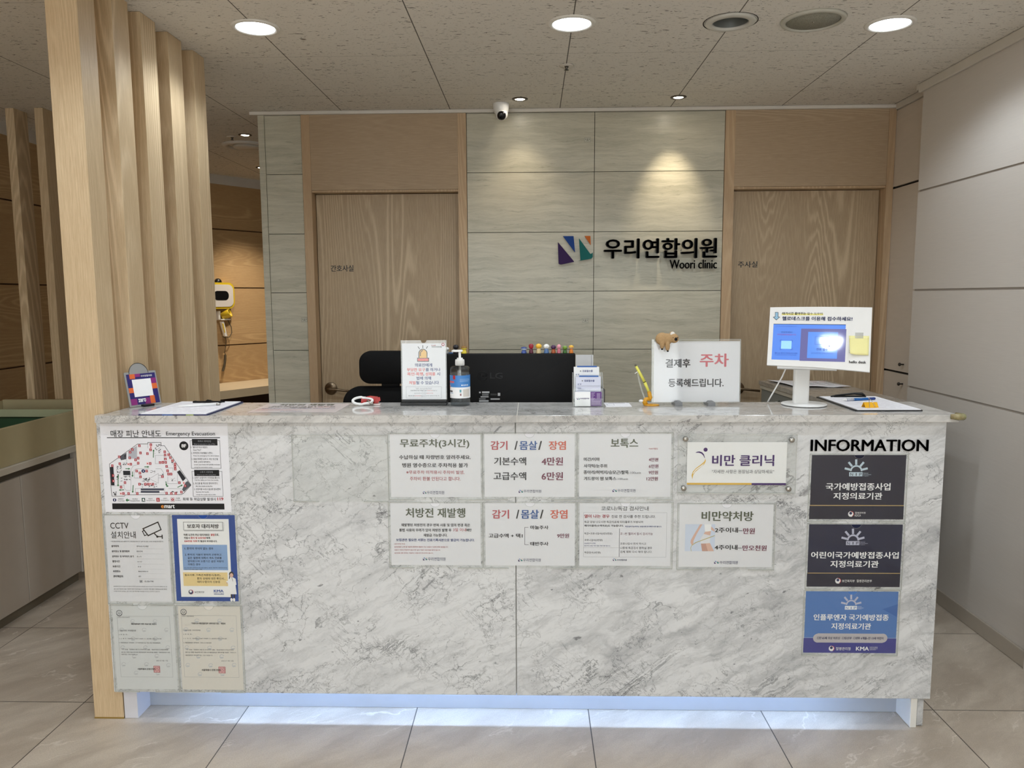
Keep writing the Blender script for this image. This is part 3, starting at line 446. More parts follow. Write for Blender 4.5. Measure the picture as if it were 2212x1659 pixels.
 'cert_a': {"c":[-1.3405,0.2698],"s":[0.2133,0.3018],"bg":"gw","i":[["A",-372,946,62,82,20,250,"wm",1],["A",-367,939,0,55,180,360,"wm",1],["A",410,951,62,82,20,250,"wm",1],["A",414,944,0,55,180,360,"wm",1],["A",-771,637,62,82,20,250,"wm",1],["A",-767,629,0,55,180,360,"wm",1],["A",14,642,62,82,20,250,"wm",1],["A",19,634,0,55,180,360,"wm",1],["A",796,647,62,82,20,250,"wm",1],["A",800,640,0,55,180,360,"wm",1],["A",-398,319,62,82,20,250,"wm",1],["A",-394,311,0,55,180,360,"wm",1],["A",385,324,62,82,20,250,"wm",1],["A",390,317,0,55,180,360,"wm",1],["A",-779,-1,62,82,20,250,"wm",1],["A",-775,-8,0,55,180,360,"wm",1],["A",18,5,62,82,20,250,"wm",1],["A",23,-2,0,55,180,360,"wm",1],["A",802,11,62,82,20,250,"wm",1],["A",807,4,0,55,180,360,"wm",1],["A",-388,-325,62,82,20,250,"wm",1],["A",-384,-333,0,55,180,360,"wm",1],["A",399,-301,62,82,20,250,"wm",1],["A",403,-309,0,55,180,360,"wm",1],["A",-781,-613,62,82,20,250,"wm",1],["A",-776,-621,0,55,180,360,"wm",1],["A",19,-606,62,82,20,250,"wm",1],["A",24,-614,0,55,180,360,"wm",1],["A",791,-634,62,82,20,250,"wm",1],["A",795,-641,0,55,180,360,"wm",1],["A",-362,-920,62,82,20,250,"wm",1],["A",-358,-928,0,55,180,360,"wm",1],["A",407,-927,62,82,20,250,"wm",1],["A",412,-935,0,55,180,360,"wm",1],["A",-824,1249,84,111,0,360,"g3",1],["A",-824,1249,89,109,200,340,"k2",2],["E",-824,1249,50,50,"g3",2],["E",-824,1257,27,27,"gw",3],["E",-729,1285,12,12,"g2",3],["E",-749,1322,12,12,"g2",3],["E",-784,1345,12,12,"g2",3],["E",-826,1351,12,12,"g2",3],["E",-868,1337,12,12,"g2",3],["E",-902,1307,12,12,"g2",3],["T","은평구-제23-0044호",-882,1122,-463,1083,"g2",0],["F",-910,1142,924,-1065,6,"g3",1],["T","예방접종업무 위탁 의료기관 지정서",-430,895,452,832,"k2",1],["T","1. 의료기관명 : 우리연합의원",-879,656,-277,596,"g2",0],["T","2. 대  표  자 :",-884,502,-564,459,"g2",0],["T","3. 소  재  지 : 서울특별시 은평구 은평로 111, (응암동) 은평신사옥 8층",-881,354,600,308,"g2",0],["T","4. 예방접종업무 위탁범위 : 국가예방접종사업 지원 대상 예방접종업무",-891,207,555,164,"g2",0],["T","위 기관을 「감염병의 예방 및 관리에 관한 법률」 제24조제2항 및 제25조제2항,",-789,-32,822,-84,"g2",0],["T","같은 법 시행령 제20조에 따라 예방접종업무 위탁계약을 체결한 「예방접종업무 위탁",-838,-135,871,-179,"g2",0],["T","의료기관」으로 지정합니다.",-836,-220,-260,-265,"g2",0],["T","2023 년 2월 11일",374,-430,774,-479,"g2",0],["T","서울특별시 은평구청장",-306,-733,337,-798,"k2",1],["R",261,-651,482,-893,"pk",1],["F",261,-651,482,-893,15,"st",2],["L",[[287,-680],[323,-680],[320,-718],[290,-719]],9,"st",3],["F",285,-729,320,-767,7,"st",3],["L",[[282,-777],[317,-777],[315,-816],[284,-816]],9,"st",3],["F",279,-826,314,-865,7,"st",3],["F",334,-679,370,-718,7,"st",3],["L",[[332,-728],[367,-728],[364,-767],[334,-767]],9,"st",3],["F",329,-777,364,-816,7,"st",3],["L",[[326,-826],[361,-825],[359,-864],[328,-865]],9,"st",3],["L",[[381,-679],[416,-679],[414,-718],[384,-718]],9,"st",3],["F",378,-728,414,-766,7,"st",3],["L",[[376,-776],[411,-776],[409,-815],[378,-815]],9,"st",3],["F",373,-825,408,-864,7,"st",3],["F",428,-679,464,-717,7,"st",3],["L",[[425,-727],[461,-727],[458,-766],[428,-766]],9,"st",3],["F",423,-776,458,-815,7,"st",3],["L",[[420,-825],[455,-825],[453,-864],[422,-864]],9,"st",3]]},
 'cert_b': {"c":[-1.1098,0.2698],"s":[0.2148,0.3015],"bg":"cr","i":[["A",-437,986,62,82,20,250,"wm",1],["A",-432,979,0,55,180,360,"wm",1],["A",353,986,62,82,20,250,"wm",1],["A",357,979,0,55,180,360,"wm",1],["A",-837,665,62,82,20,250,"wm",1],["A",-833,657,0,55,180,360,"wm",1],["A",-46,657,62,82,20,250,"wm",1],["A",-42,650,0,55,180,360,"wm",1],["A",764,663,62,82,20,250,"wm",1],["A",769,655,0,55,180,360,"wm",1],["A",-446,342,62,82,20,250,"wm",1],["A",-441,335,0,55,180,360,"wm",1],["A",346,341,62,82,20,250,"wm",1],["A",351,333,0,55,180,360,"wm",1],["A",-842,16,62,82,20,250,"wm",1],["A",-838,9,0,55,180,360,"wm",1],["A",-42,12,62,82,20,250,"wm",1],["A",-37,4,0,55,180,360,"wm",1],["A",776,18,62,82,20,250,"wm",1],["A",780,11,0,55,180,360,"wm",1],["A",-442,-308,62,82,20,250,"wm",1],["A",-438,-315,0,55,180,360,"wm",1],["A",364,-301,62,82,20,250,"wm",1],["A",369,-309,0,55,180,360,"wm",1],["A",-837,-620,62,82,20,250,"wm",1],["A",-832,-628,0,55,180,360,"wm",1],["A",-36,-627,62,82,20,250,"wm",1],["A",-32,-634,0,55,180,360,"wm",1],["A",784,-607,62,82,20,250,"wm",1],["A",789,-615,0,55,180,360,"wm",1],["A",-426,-945,62,82,20,250,"wm",1],["A",-421,-953,0,55,180,360,"wm",1],["A",366,-934,62,82,20,250,"wm",1],["A",371,-941,0,55,180,360,"wm",1],["A",-889,1302,84,111,0,360,"g3",1],["A",-889,1302,89,109,200,340,"k2",2],["E",-889,1302,50,50,"g3",2],["E",-889,1309,27,27,"cr",3],["E",-795,1337,12,12,"g2",3],["E",-816,1374,12,12,"g2",3],["E",-851,1397,12,12,"g2",3],["E",-893,1403,12,12,"g2",3],["E",-934,1389,12,12,"g2",3],["E",-967,1359,12,12,"g2",3],["T","은평구-제23-0044호",-941,1174,-528,1133,"g2",0],["F",-977,1181,932,-1053,6,"g3",1],["T","「코로나19 예방접종업무 위탁의료기관」 지정서",-630,934,544,865,"k2",1],["T","1. 의료기관명 : 우리연합의원",-936,677,-332,625,"g2",0],["T","2. 대  표  자 :",-939,528,-624,487,"g2",0],["T","3. 소  재  지 : 서울특별시 은평구 은평로 111, (응암동) 은평신사옥 8층",-939,377,568,329,"g2",0],["T","4. 예방접종업무 위탁범위 : 코로나19 예방접종",-940,223,29,179,"g2",0],["T","위 기관을 「감염병의 예방 및 관리에 관한 법률」 제24조제2항 및 제25조제2항,",-850,-28,796,-72,"g2",0],["T","같은 법 시행령 제20조에 따라 코로나19 예방접종업무 위탁계약을 체결한 「코로나19",-897,-118,871,-169,"g2",0],["T","예방접종업무 위탁의료기관」으로 지정합니다.",-903,-229,56,-273,"g2",0],["T","2023 년 1월 12일",339,-425,766,-465,"g2",0],["T","서울특별시 은평구청장",-366,-746,310,-818,"k2",1],["R",230,-663,467,-899,"pk",1],["F",230,-663,467,-899,15,"st",2],["L",[[259,-691],[296,-691],[294,-729],[262,-729]],9,"st",3],["F",256,-739,294,-777,7,"st",3],["L",[[254,-787],[291,-786],[289,-824],[257,-825]],9,"st",3],["F",252,-834,290,-872,7,"st",3],["F",308,-691,346,-729,7,"st",3],["L",[[306,-739],[343,-738],[341,-776],[309,-777]],9,"st",3],["F",304,-786,342,-824,7,"st",3],["L",[[301,-834],[339,-833],[337,-872],[305,-872]],9,"st",3],["L",[[358,-691],[395,-690],[393,-728],[361,-729]],9,"st",3],["F",356,-738,394,-776,7,"st",3],["L",[[353,-786],[391,-785],[389,-824],[357,-824]],9,"st",3],["F",351,-833,389,-871,7,"st",3],["F",408,-690,446,-728,7,"st",3],["L",[[405,-738],[443,-737],[441,-776],[409,-776]],9,"st",3],["F",403,-785,441,-823,7,"st",3],["L",[[401,-833],[438,-833],[436,-871],[404,-871]],9,"st",3]]},
 'empty': {"c":[-0.6411,0.9055],"s":[0.3075,0.2132],"bg":"w","i":[]},
 'parking': {"c":[-0.3224,0.912],"s":[0.3016,0.213],"bg":"pw","i":[["T","무료주차(3시간)",-1175,910,1139,587,"ol",1],["T","수납하실 때 차량번호 알려주세요.",-1212,368,1182,223,"k",1],["T","병원 영수증으로 주차적용 불가",-1112,98,1083,-53,"k",1],["T","※무료주차 미적용시 주차비 발생,",-979,-153,962,-282,"rd",0],["T","주차비 환불 안된다고 합니다.",-864,-366,828,-501,"rd",0],["P",[[-439,-882],[-437,-951],[-428,-956],[-385,-948]],"pu",2],["P",[[-422,-864],[-386,-864],[-382,-919]],"lb",2],["P",[[-365,-870],[-363,-942],[-369,-946],[-336,-944],[-319,-937],[-317,-919],[-326,-920]],"te",2],["P",[[-347,-863],[-328,-863],[-328,-894]],"or",2],["T","우리연합의원",-303,-847,278,-961,"nv",0]]},
 'reissue': {"c":[-0.3254,0.6774],"s":[0.303,0.2147],"bg":"pw","i":[["T","처방전 재발행",-1002,911,1006,579,"ol",1],["T","재발행된 처방전의 경우 반복 사용 및 임의 변경 혹은",-1159,380,1161,271,"k",1],["T","불법 사용의 우려가 있어 처방전 발행 후",-1228,204,531,93,"k",1],["T","3일 이내",588,220,1029,105,"rd",0],["T","에만",1034,205,1211,106,"k",1],["T","재발급 가능합니다.",-413,27,396,-80,"k",1],["T","보험관련 필요한 서류는 진료기록사본으로 발급이 가능합니다.",-1339,-143,1310,-243,"nb",1],["T","(실손보험 안내)",-1408,-310,-1045,-362,"rd",0],["T","실손보험은 소액 및 치료에 관련하여 병원이 아닌 보험사 기준에 의해 결정됩니다.",-1410,-410,416,-463,"rd",0],["T","보험사 기준에 부합하지 않는다면 실비 적용이 힘든점을 알려드립니다.",-1406,-521,155,-565,"rd",0],["T","실손보험 관련 문의는 가입하신 보험사로 문의부탁드립니다.",-1409,-628,-91,-673,"rd",0],["T","우리연합의원",-272,-794,319,-916,"nv",0],["P",[[-451,-828],[-448,-904],[-437,-909],[-382,-901]],"pu",2],["P",[[-429,-808],[-384,-808],[-379,-868]],"lb",2],["P",[[-357,-815],[-354,-893],[-362,-899],[-320,-896],[-298,-888],[-296,-868],[-307,-870]],"te",2],["P",[[-334,-808],[-310,-808],[-309,-841]],"or",2]]},
 'drip': {"c":[-0.0096,0.9134],"s":[0.2996,0.2132],"bg":"pw","i":[["T","감기",-1288,832,-726,529,"rd2",1],["T","/",-497,832,-385,529,"k",1],["T","몸살",-332,832,260,529,"bl2",1],["T","/",290,832,415,529,"k",1],["T","장염",633,832,1204,529,"or2",1],["T","기본수액",-1179,284,-107,11,"k2",1],["T","4만원",399,285,1112,12,"ma",1],["T","고급수액",-1198,-217,-108,-493,"k2",1],["T","6만원",399,-215,1113,-492,"ma",1],["P",[[-366,-848],[-362,-924],[-351,-929],[-298,-921]],"pu",2],["P",[[-345,-828],[-300,-828],[-294,-888]],"lb",2],["P",[[-274,-835],[-270,-913],[-278,-918],[-236,-916],[-215,-908],[-213,-888],[-224,-890]],"te",2],["P",[[-251,-828],[-228,-828],[-227,-861]],"or",2],["T","우리연합의원",-198,-816,390,-918,"nv",0]]},
 'botox': {"c":[0.306,0.9141],"s":[0.3025,0.2125],"bg":"pw","i":[["T","보톡스",-480,903,429,595,"ol",1],["T","*VAT별도",770,595,1079,534,"rd",0],["T","미간/이마",-1362,270,-830,147,"k",1],["T","사각턱/눈주위",-1361,47,-592,-76,"k",1],["T","종아리/허벅지/승모근/팔뚝",-1366,-164,123,-296,"k",1],["T","-100unit",128,-209,532,-280,"g2",0],["T","겨드랑이 땀 보톡스",-1358,-381,-284,-504,"k",1],["T","-100unit",-276,-420,111,-488,"g2",0],["T","4만원",776,262,1092,139,"ma",1],["T","6만원",785,40,1104,-84,"ma",1],["T","9만원",782,-168,1093,-294,"ma",1],["T","12만원",716,-379,1090,-509,"ma",1],["P",[[-408,-826],[-403,-896],[-392,-901],[-336,-893]],"pu",2],["P",[[-386,-807],[-341,-807],[-334,-863]],"lb",2],["P",[[-314,-813],[-308,-886],[-316,-891],[-273,-889],[-251,-882],[-250,-863],[-261,-865]],"te",2],["P",[[-290,-807],[-266,-807],[-264,-838]],"or",2],["T","우리연합의원",-235,-794,359,-902,"nv",0]]},
 'choice': {"c":[-0.0083,0.6779],"s":[0.3003,0.2159],"bg":"pw","i":[["T","감기",-1268,853,-700,545,"rd2",1],["T","/",-468,855,-356,546,"k",1],["T","몸살",-302,856,296,548,"bl2",1],["T","/",327,857,453,549,"k",1],["T","장염",674,858,1251,551,"or2",1],["T","고급수액 + 택1",-1391,33,-250,-116,"k",1],["T","마늘주사",13,313,616,182,"k",1],["T","태반주사",12,-248,616,-383,"k",1],["T","9만원",905,41,1308,-110,"ma",1],["R",-184,249,-55,237,"k",1],["R",-184,249,-171,-357,"k",1],["R",-186,-344,-47,-357,"k",1],["P",[[-404,-859],[-400,-931],[-389,-936],[-335,-928]],"pu",2],["P",[[-382,-840],[-338,-840],[-332,-897]],"lb",2],["P",[[-311,-846],[-307,-921],[-315,-926],[-273,-924],[-251,-916],[-250,-897],[-260,-899]],"te",2],["P",[[-288,-839],[-265,-839],[-263,-871]],"or",2],["T","우리연합의원",-234,-826,360,-936,"nv",0]]},
 'covid': {"c":[0.3089,0.6783],"s":[0.304,0.2155],"bg":"pw","i":[["T","코로나/독감 검사안내",-798,977,771,824,"k",0],["F",-1386,762,1381,-775,6,"g3",1],["R",-1383,210,1364,209,"g3",1],["R",-1381,-119,1369,-119,"g3",1],["R",-1379,-446,-187,-451,"g3",1],["R",-197,208,-177,-766,"g3",1],["T","열이 나는 경우",-1361,693,-519,575,"rd",1],["T","진료 전 검사를 추천 드립니다.",-459,679,1007,573,"k",0],["T","독감 양성 나오시면 독감치료제 타미플루가 처방되며",-1360,479,589,399,"k2",0],["T","페라미플루(수액치료)도 가능합니다.",-1359,346,-51,262,"k2",1],["T","독감실비가능여부는 보험사에 문의해주시면 됩니다.",3,312,1216,259,"nb",1],["T","독감+코로나검사(5만5천원)",-1358,77,-425,-8,"k2",0],["T","코 1번 찔러서 동시 검사가능",-162,81,922,-10,"ma",0],["T","코로나검사(3만원)",-1356,-151,-745,-231,"k2",0],["T","양성확인서-1만원",-1355,-278,-986,-321,"nb",0],["T","필요하신 분은 미리 말씀 해주시면 됩니다.",-1355,-360,-482,-405,"nb",0],["T","코로나검사 먼저 하시고",-158,-267,706,-343,"k2",0],["T","나중에 독감검사 원하실 경우",-157,-410,908,-495,"k2",0],["T","검체 채취 다시 해야 합니다.",-155,-546,910,-628,"k2",0],["T","독감검사(3만원)",-1354,-580,-809,-660,"k2",0],["T","우리연합의원",-260,-840,70,-902,"nv",1],["P",[[-398,-836],[-394,-903],[-385,-907],[-342,-900]],"pu",2],["P",[[-381,-818],[-345,-818],[-340,-871]],"lb",2],["P",[[-324,-824],[-320,-893],[-326,-898],[-293,-896],[-276,-889],[-275,-871],[-283,-873]],"te",2],["P",[[-306,-818],[-288,-817],[-286,-847]],"or",2]]},
 'diet': {"c":[0.6717,0.9215],"s":[0.3251,0.1431],"bg":"w","i":[["T","비만 클리닉",-810,294,1218,-83,"pu",1],["T","\"자세한 사항은 원장님과 상담하세요\"",-803,-205,1226,-331,"g2",0],["R",-1618,-650,510,-713,"ye",1],["R",505,-653,1626,-720,"pu",1],["E",-1029,464,67,67,"pu",2],["P",[[-1365,360],[-1299,398],[-1226,407],[-1138,378],[-1078,309],[-1037,175],[-1061,196],[-1100,273],[-1166,333],[-1254,363]],"pu",2],["P",[[-1028,166],[-1014,85],[-1056,-20],[-1170,-124],[-1342,-274],[-1413,-380],[-1442,-530],[-1468,-395],[-1430,-275],[-1330,-155],[-1172,-35],[-1058,70]],"ye",2],["P",[[-1057,25],[-1127,-79],[-1328,-229],[-1413,-350],[-1426,-320],[-1329,-185],[-1143,-50]],"w",3]]},
 'diet_price': {"c":[0.6436,0.6756],"s":[0.3096,0.2154],"bg":"pw","i":[["T","비만약처방",-821,843,893,507,"ol",1],["T","2주이내–",-372,290,543,110,"k",1],["T","만원",562,272,950,72,"ma",1],["T","4주이내–",-366,-306,539,-481,"k",1],["T","만오천원",558,-318,1360,-505,"ma",1],["R",-1350,394,-360,-530,"pb",1],["P",[[-861,392],[-781,393],[-965,59],[-1072,-186],[-1159,-156],[-1082,-2]],"sk",2],["P",[[-722,393],[-486,394],[-495,162],[-695,137]],"w",2],["P",[[-695,137],[-495,162],[-521,0],[-735,60]],"sk",2],["P",[[-735,66],[-515,9],[-524,-261],[-831,-268],[-838,-93]],"pw",3],["P",[[-819,-265],[-521,-249],[-381,-527],[-775,-529]],"sk2",2],["P",[[-662,-261],[-521,-249],[-381,-527],[-582,-528]],"sk",3],["P",[[-1159,-156],[-1073,-171],[-1068,-263],[-1119,-324],[-1166,-233]],"sk",3],["L",[[-1105,-318],[-988,-232],[-380,6]],23,"ta",4],["L",[[-1119,-324],[-1156,-417],[-1136,-524]],15,"ta",4],["P",[[-491,320],[-382,214],[-380,138],[-497,214]],"sk",3],["P",[[-372,-886],[-365,-960],[-353,-964],[-294,-956]],"pu",2],["P",[[-349,-866],[-300,-866],[-292,-925]],"lb",2],["P",[[-271,-872],[-264,-949],[-273,-954],[-227,-952],[-204,-944],[-202,-924],[-214,-926]],"te",2],["P",[[-246,-865],[-221,-865],[-218,-898]],"or",2],["T","우리연합의원",-180,-859,420,-970,"nv",0]]},
 'nip_a': {"c":[1.07,0.8418],"s":[0.3058,0.2155],"bg":"n1","i":[["R",-1544,-626,1534,-1083,"n2",1],["A",-73,539,149,203,0,180,"ls",2],["L",[[157,599],[262,626]],69,"ls",2],["E",157,599,34,34,"ls",2],["E",262,626,34,34,"ls",2],["L",[[73,728],[139,815]],69,"ls",2],["E",73,728,34,34,"ls",2],["E",139,815,34,34,"ls",2],["L",[[-84,786],[-89,899]],69,"ls",2],["E",-84,786,34,34,"ls",2],["E",-89,899,34,34,"ls",2],["L",[[-236,728],[-310,815]],69,"ls",2],["E",-236,728,34,34,"ls",2],["E",-310,815,34,34,"ls",2],["L",[[-308,598],[-416,626]],69,"ls",2],["E",-308,598,34,34,"ls",2],["E",-416,626,34,34,"ls",2],["R",-297,505,-141,365,"ls",1],["T","N",-263,481,-175,386,"n1",0],["R",-142,505,0,365,"ls",1],["T","I",-84,481,-58,386,"n1",0],["R",-1,505,136,365,"ls",1],["T","P",29,481,106,386,"n1",0],["T","National",152,491,316,458,"ls",0],["T","Immunization",154,444,418,413,"ls",0],["T","Program",156,396,329,366,"ls",0],["T","국가예방접종사업",-1048,145,1062,-105,"w",1],["T","지정의료기관",-784,-178,812,-415,"w",1],["R",-1536,-604,1529,-630,"go",2],["A",-179,-904,79,95,-60,100,"re",2],["A",-179,-904,79,95,100,300,"w",2],["E",-179,-904,76,76,"w",2],["E",-188,-879,47,47,"nv",3],["T","질병관리청",-52,-827,290,-897,"w",0],["T","KDCA",-56,-917,144,-985,"w",0]]},
 'nip_b': {"c":[1.0704,0.6086],"s":[0.3061,0.2143],"bg":"n3","i":[["R",-1541,-612,1533,-1065,"n2",1],["A",-76,529,146,205,0,180,"ls2",2],["L",[[155,590],[261,619]],70,"ls2",2],["E",155,590,35,35,"ls2",2],["E",261,619,35,35,"ls2",2],["L",[[70,722],[137,810]],70,"ls2",2],["E",70,722,35,35,"ls2",2],["E",137,810,35,35,"ls2",2],["L",[[-87,780],[-93,895]],70,"ls2",2],["E",-87,780,35,35,"ls2",2],["E",-93,895,35,35,"ls2",2],["L",[[-240,721],[-315,809]],70,"ls2",2],["E",-240,721,35,35,"ls2",2],["E",-315,809,35,35,"ls2",2],["L",[[-313,589],[-422,616]],70,"ls2",2],["E",-313,589,35,35,"ls2",2],["E",-422,616,35,35,"ls2",2],["R",-300,503,-148,367,"ls2",1],["T","N",-267,480,-181,387,"n3",0],["R",-148,504,-2,367,"ls2",1],["T","I",-88,481,-61,388,"n3",0],["R",-2,505,136,368,"ls2",1],["T","P",28,481,106,388,"n3",0],["T","National",145,493,316,463,"ls2",0],["T","Immunization",147,444,411,415,"ls2",0],["T","Program",149,398,320,369,"ls2",0],["T","어린이국가예방접종사업",-1437,142,1445,-91,"w",1],["T","지정의료기관",-788,-162,802,-401,"w",1],["R",-1527,-587,1521,-609,"go",2],["A",-505,-863,81,97,-60,100,"re",2],["A",-505,-863,81,97,100,300,"w",2],["E",-505,-863,77,77,"w",2],["E",-514,-837,48,48,"nv",3],["T","보건복지부",-377,-816,39,-912,"w",0],["T","질병관리본부",102,-813,606,-909,"w",0]]},
 'nip_c': {"c":[1.0683,0.3777],"s":[0.3058,0.2153],"bg":"mb","i":[["P",[[1532,647],[1026,467],[1526,196]],"mb2",1],["R",-1546,-561,1538,-1073,"in",1],["R",-1532,-538,1529,-548,"ls2",2],["A",-14,607,132,181,0,180,"ls2",2],["L",[[194,663],[288,688]],62,"ls2",2],["E",194,663,31,31,"ls2",2],["E",288,688,31,31,"ls2",2],["L",[[117,781],[177,861]],62,"ls2",2],["E",117,781,31,31,"ls2",2],["E",177,861,31,31,"ls2",2],["L",[[-24,834],[-28,937]],62,"ls2",2],["E",-24,834,31,31,"ls2",2],["E",-28,937,31,31,"ls2",2],["L",[[-160,780],[-227,859]],62,"ls2",2],["E",-160,780,31,31,"ls2",2],["E",-227,859,31,31,"ls2",2],["L",[[-226,660],[-323,685]],62,"ls2",2],["E",-226,660,31,31,"ls2",2],["E",-323,685,31,31,"ls2",2],["R",-219,574,-80,444,"w",1],["T","N",-189,552,-110,464,"mb",0],["R",-77,575,44,445,"w",1],["T","I",-28,553,-5,464,"mb",0],["R",47,576,180,446,"w",1],["T","P",76,554,151,465,"mb",0],["T","National",189,567,329,543,"w",0],["T","Immunization",191,527,396,500,"w",0],["T","Program",193,486,333,462,"w",0],["T","인플루엔자 국가예방접종",-1249,287,1246,69,"w",1],["T","지정의료기관",-646,-21,676,-247,"w",1],["R",-1082,-391,1090,-714,"sv",3],["E",-1076,-560,158,158,"sv",3],["E",1082,-545,158,158,"sv",3],["T","☐만 65세 이상 어르신",-1102,-504,-340,-599,"nv",1],["T","☐임신부",-267,-504,49,-596,"nv",1],["T","☐생후 6개월~만 13세 어린이",110,-502,1108,-595,"nv",1],["A",-599,-922,81,97,-60,100,"re",2],["A",-599,-922,81,97,100,300,"w",2],["E",-599,-922,77,77,"w",2],["E",-608,-896,48,48,"nv",3],["T","질병관리청",-459,-867,28,-980,"w",0],["T","KMA",209,-847,643,-985,"w",1],["T","대한의사협회",661,-849,924,-888,"w",0],["T","KOREAN MEDICAL",663,-906,937,-929,"w",0],["T","ASSOCIATION",665,-944,874,-967,"w",0]]},
 'abuse': {"c":[-0.3879,1.2045],"s":[0.1562,0.204],"bg":"pw","i":[["R",-192,659,131,497,"k2",1],["E",-29,659,163,163,"k2",1],["R",-158,659,101,497,"am",2],["E",-27,662,131,131,"am",2],["L",[[-122,574],[-120,676],[-85,735],[-42,760]],27,"k2",3],["R",-242,503,188,361,"k2",1],["R",-217,478,163,387,"co",2],["L",[[-201,896],[-151,820]],24,"k2",2],["L",[[-31,938],[-32,858]],24,"k2",2],["L",[[138,907],[95,836]],24,"k2",2],["T","h·well",278,966,430,925,"rd",1],["T","국민건강보험",277,920,646,863,"k2",1],["E",695,974,59,59,"rd",2],["E",695,978,27,27,"w",3],["T","의료진에게",-328,303,299,179,"nb",1],["T","부당한 요구",-615,137,46,13,"co",1],["T","를 하거나",60,136,590,15,"nb",1],["T","폭언·폭행",-606,-19,-33,-143,"co",1],["T",",",-24,-97,1,-149,"nb",1],["T","성희롱",49,-18,409,-144,"co",1],["T","시",462,-18,579,-138,"nb",1],["T","법에 의해",-272,-170,254,-291,"nb",1],["T","처벌",-544,-330,-303,-455,"co",1],["T","될 수 있습니다",-289,-327,532,-457,"nb",1],["F",-658,-532,621,-954,7,"g3",2],["T","「의료법」 제 12조 위반 의료인 폭행 금지",-310,-575,274,-612,"g2",0],["T","의료기관의 의료인 등에 대한",-289,-623,256,-643,"g3",0],["T","의료인에게 폭언 폭행한 경우",-495,-659,93,-697,"g2",1],["T","5천만원 이하",97,-660,298,-698,"re",0],["T","의 벌금 가능",302,-660,460,-698,"g2",0],["T","위반 시 벌칙",-83,-711,59,-732,"g3",0],["T","응급의료 방해시 5년 이하 징역",-365,-755,92,-790,"g2",0],["T","5천만원 이하 벌금",96,-756,322,-790,"re",0],["T","응급의료에 관한 법률",-84,-805,57,-824,"g3",0],["T","의료기관 난동",-580,-844,-354,-884,"g2",1],["T","업무방해죄",-350,-844,-132,-884,"re",0],["T","형법상 5년 이하 징역 1,500만원 이하 벌금 가능",-128,-844,542,-885,"g2",0],["T","형법 제314조",-106,-893,81,-913,"g3",0]]},
 'kiosk': {"c":[0.9753,1.3277],"s":[0.3333,0.2001],"bg":"w","i":[["P",[[-1492,902],[-1379,901],[-1374,737],[-1310,725],[-1435,601],[-1556,721],[-1486,737]],"k2",1],["P",[[-1477,887],[-1395,887],[-1390,723],[-1338,713],[-1435,624],[-1527,709],[-1471,723]],"ab",2],["R",-1261,854,117,794,"ly",1],["T","대기시간 줄여주는",-1244,901,-443,808,"k",1],["T","접수 도우미",-411,890,94,808,"k2",0],["T","헬로데스크를 이용해 접수하세요!",-1238,743,1062,593,"nv",1],["T","hello desk",1010,-800,1546,-896,"k",1],["T","그",994,-451,1061,-522,"g2",0]]},
 'screen': {"c":[0.9423,1.3086],"s":[0.2376,0.1286],"bg":"sb","i":[["R",-252,494,1214,-663,"sp",1],["R",-13,380,956,-560,"sb2",2],["F",222,217,678,-76,9,"sd",3],["T","안녕하세요 우리연합의원 입니다.",-1008,599,-398,547,"sd",0],["T","U",-1102,597,-1049,554,"sd",0],["T","안녕하세요!",-919,386,-538,326,"nv",1],["T","우리연합의원입니다.",-1045,304,-399,235,"sr",1],["R",-891,43,-545,-247,"w",2],["L",[[-929,8],[-931,67],[-880,67]],12,"sd",2],["L",[[-524,6],[-526,66],[-577,66]],12,"sd",2],["L",[[-922,-217],[-920,-277],[-868,-277]],12,"sd",2],["L",[[-515,-219],[-513,-278],[-565,-278]],12,"sd",2],["T","헬로 QR 앱으로 간편접수하시려면",-1092,-378,-343,-438,"sd",1],["T","위 QR코드를 앱으로 스캔해주세요.",-1090,-443,-355,-499,"sd",0],["T","진료 접수",281,-197,652,-286,"nv",1],["T","접수하시려면 해당 영역을 선택해주세요.",116,-351,845,-412,"sd",0],["P",[[645,-104],[738,-104],[693,-151]],"sd",2]]},
 'pay': {"c":[0.5841,1.2026],"s":[0.3033,0.2157],"bg":"pw","i":[["T","결제후",-1109,459,-225,145,"k2",1],["T","주차",101,644,1124,169,"rs",1],["T","등록해드립니다.",-1002,-247,956,-546,"k2",1]]},
}
prefetch([i[1] for d in PRINTS.values() for i in d['i'] if i[0] == 'T' and i[7]], 0.0)
prefetch([i[1] for d in PRINTS.values() for i in d['i'] if i[0] == 'T' and not i[7]], .002)
# ------------------------------------------------------------------ the setting
CZ, YB, XR = 2.52, 4.46, 1.95            # ceiling height, back wall, right wall
SLABZ = 1.085                            # top of the reception counter
mb = MB(); mb.box(-5.5, 3.2, -4.2, 9.0, -.1, 0, FLOOR); struct(mb.build('floor'))
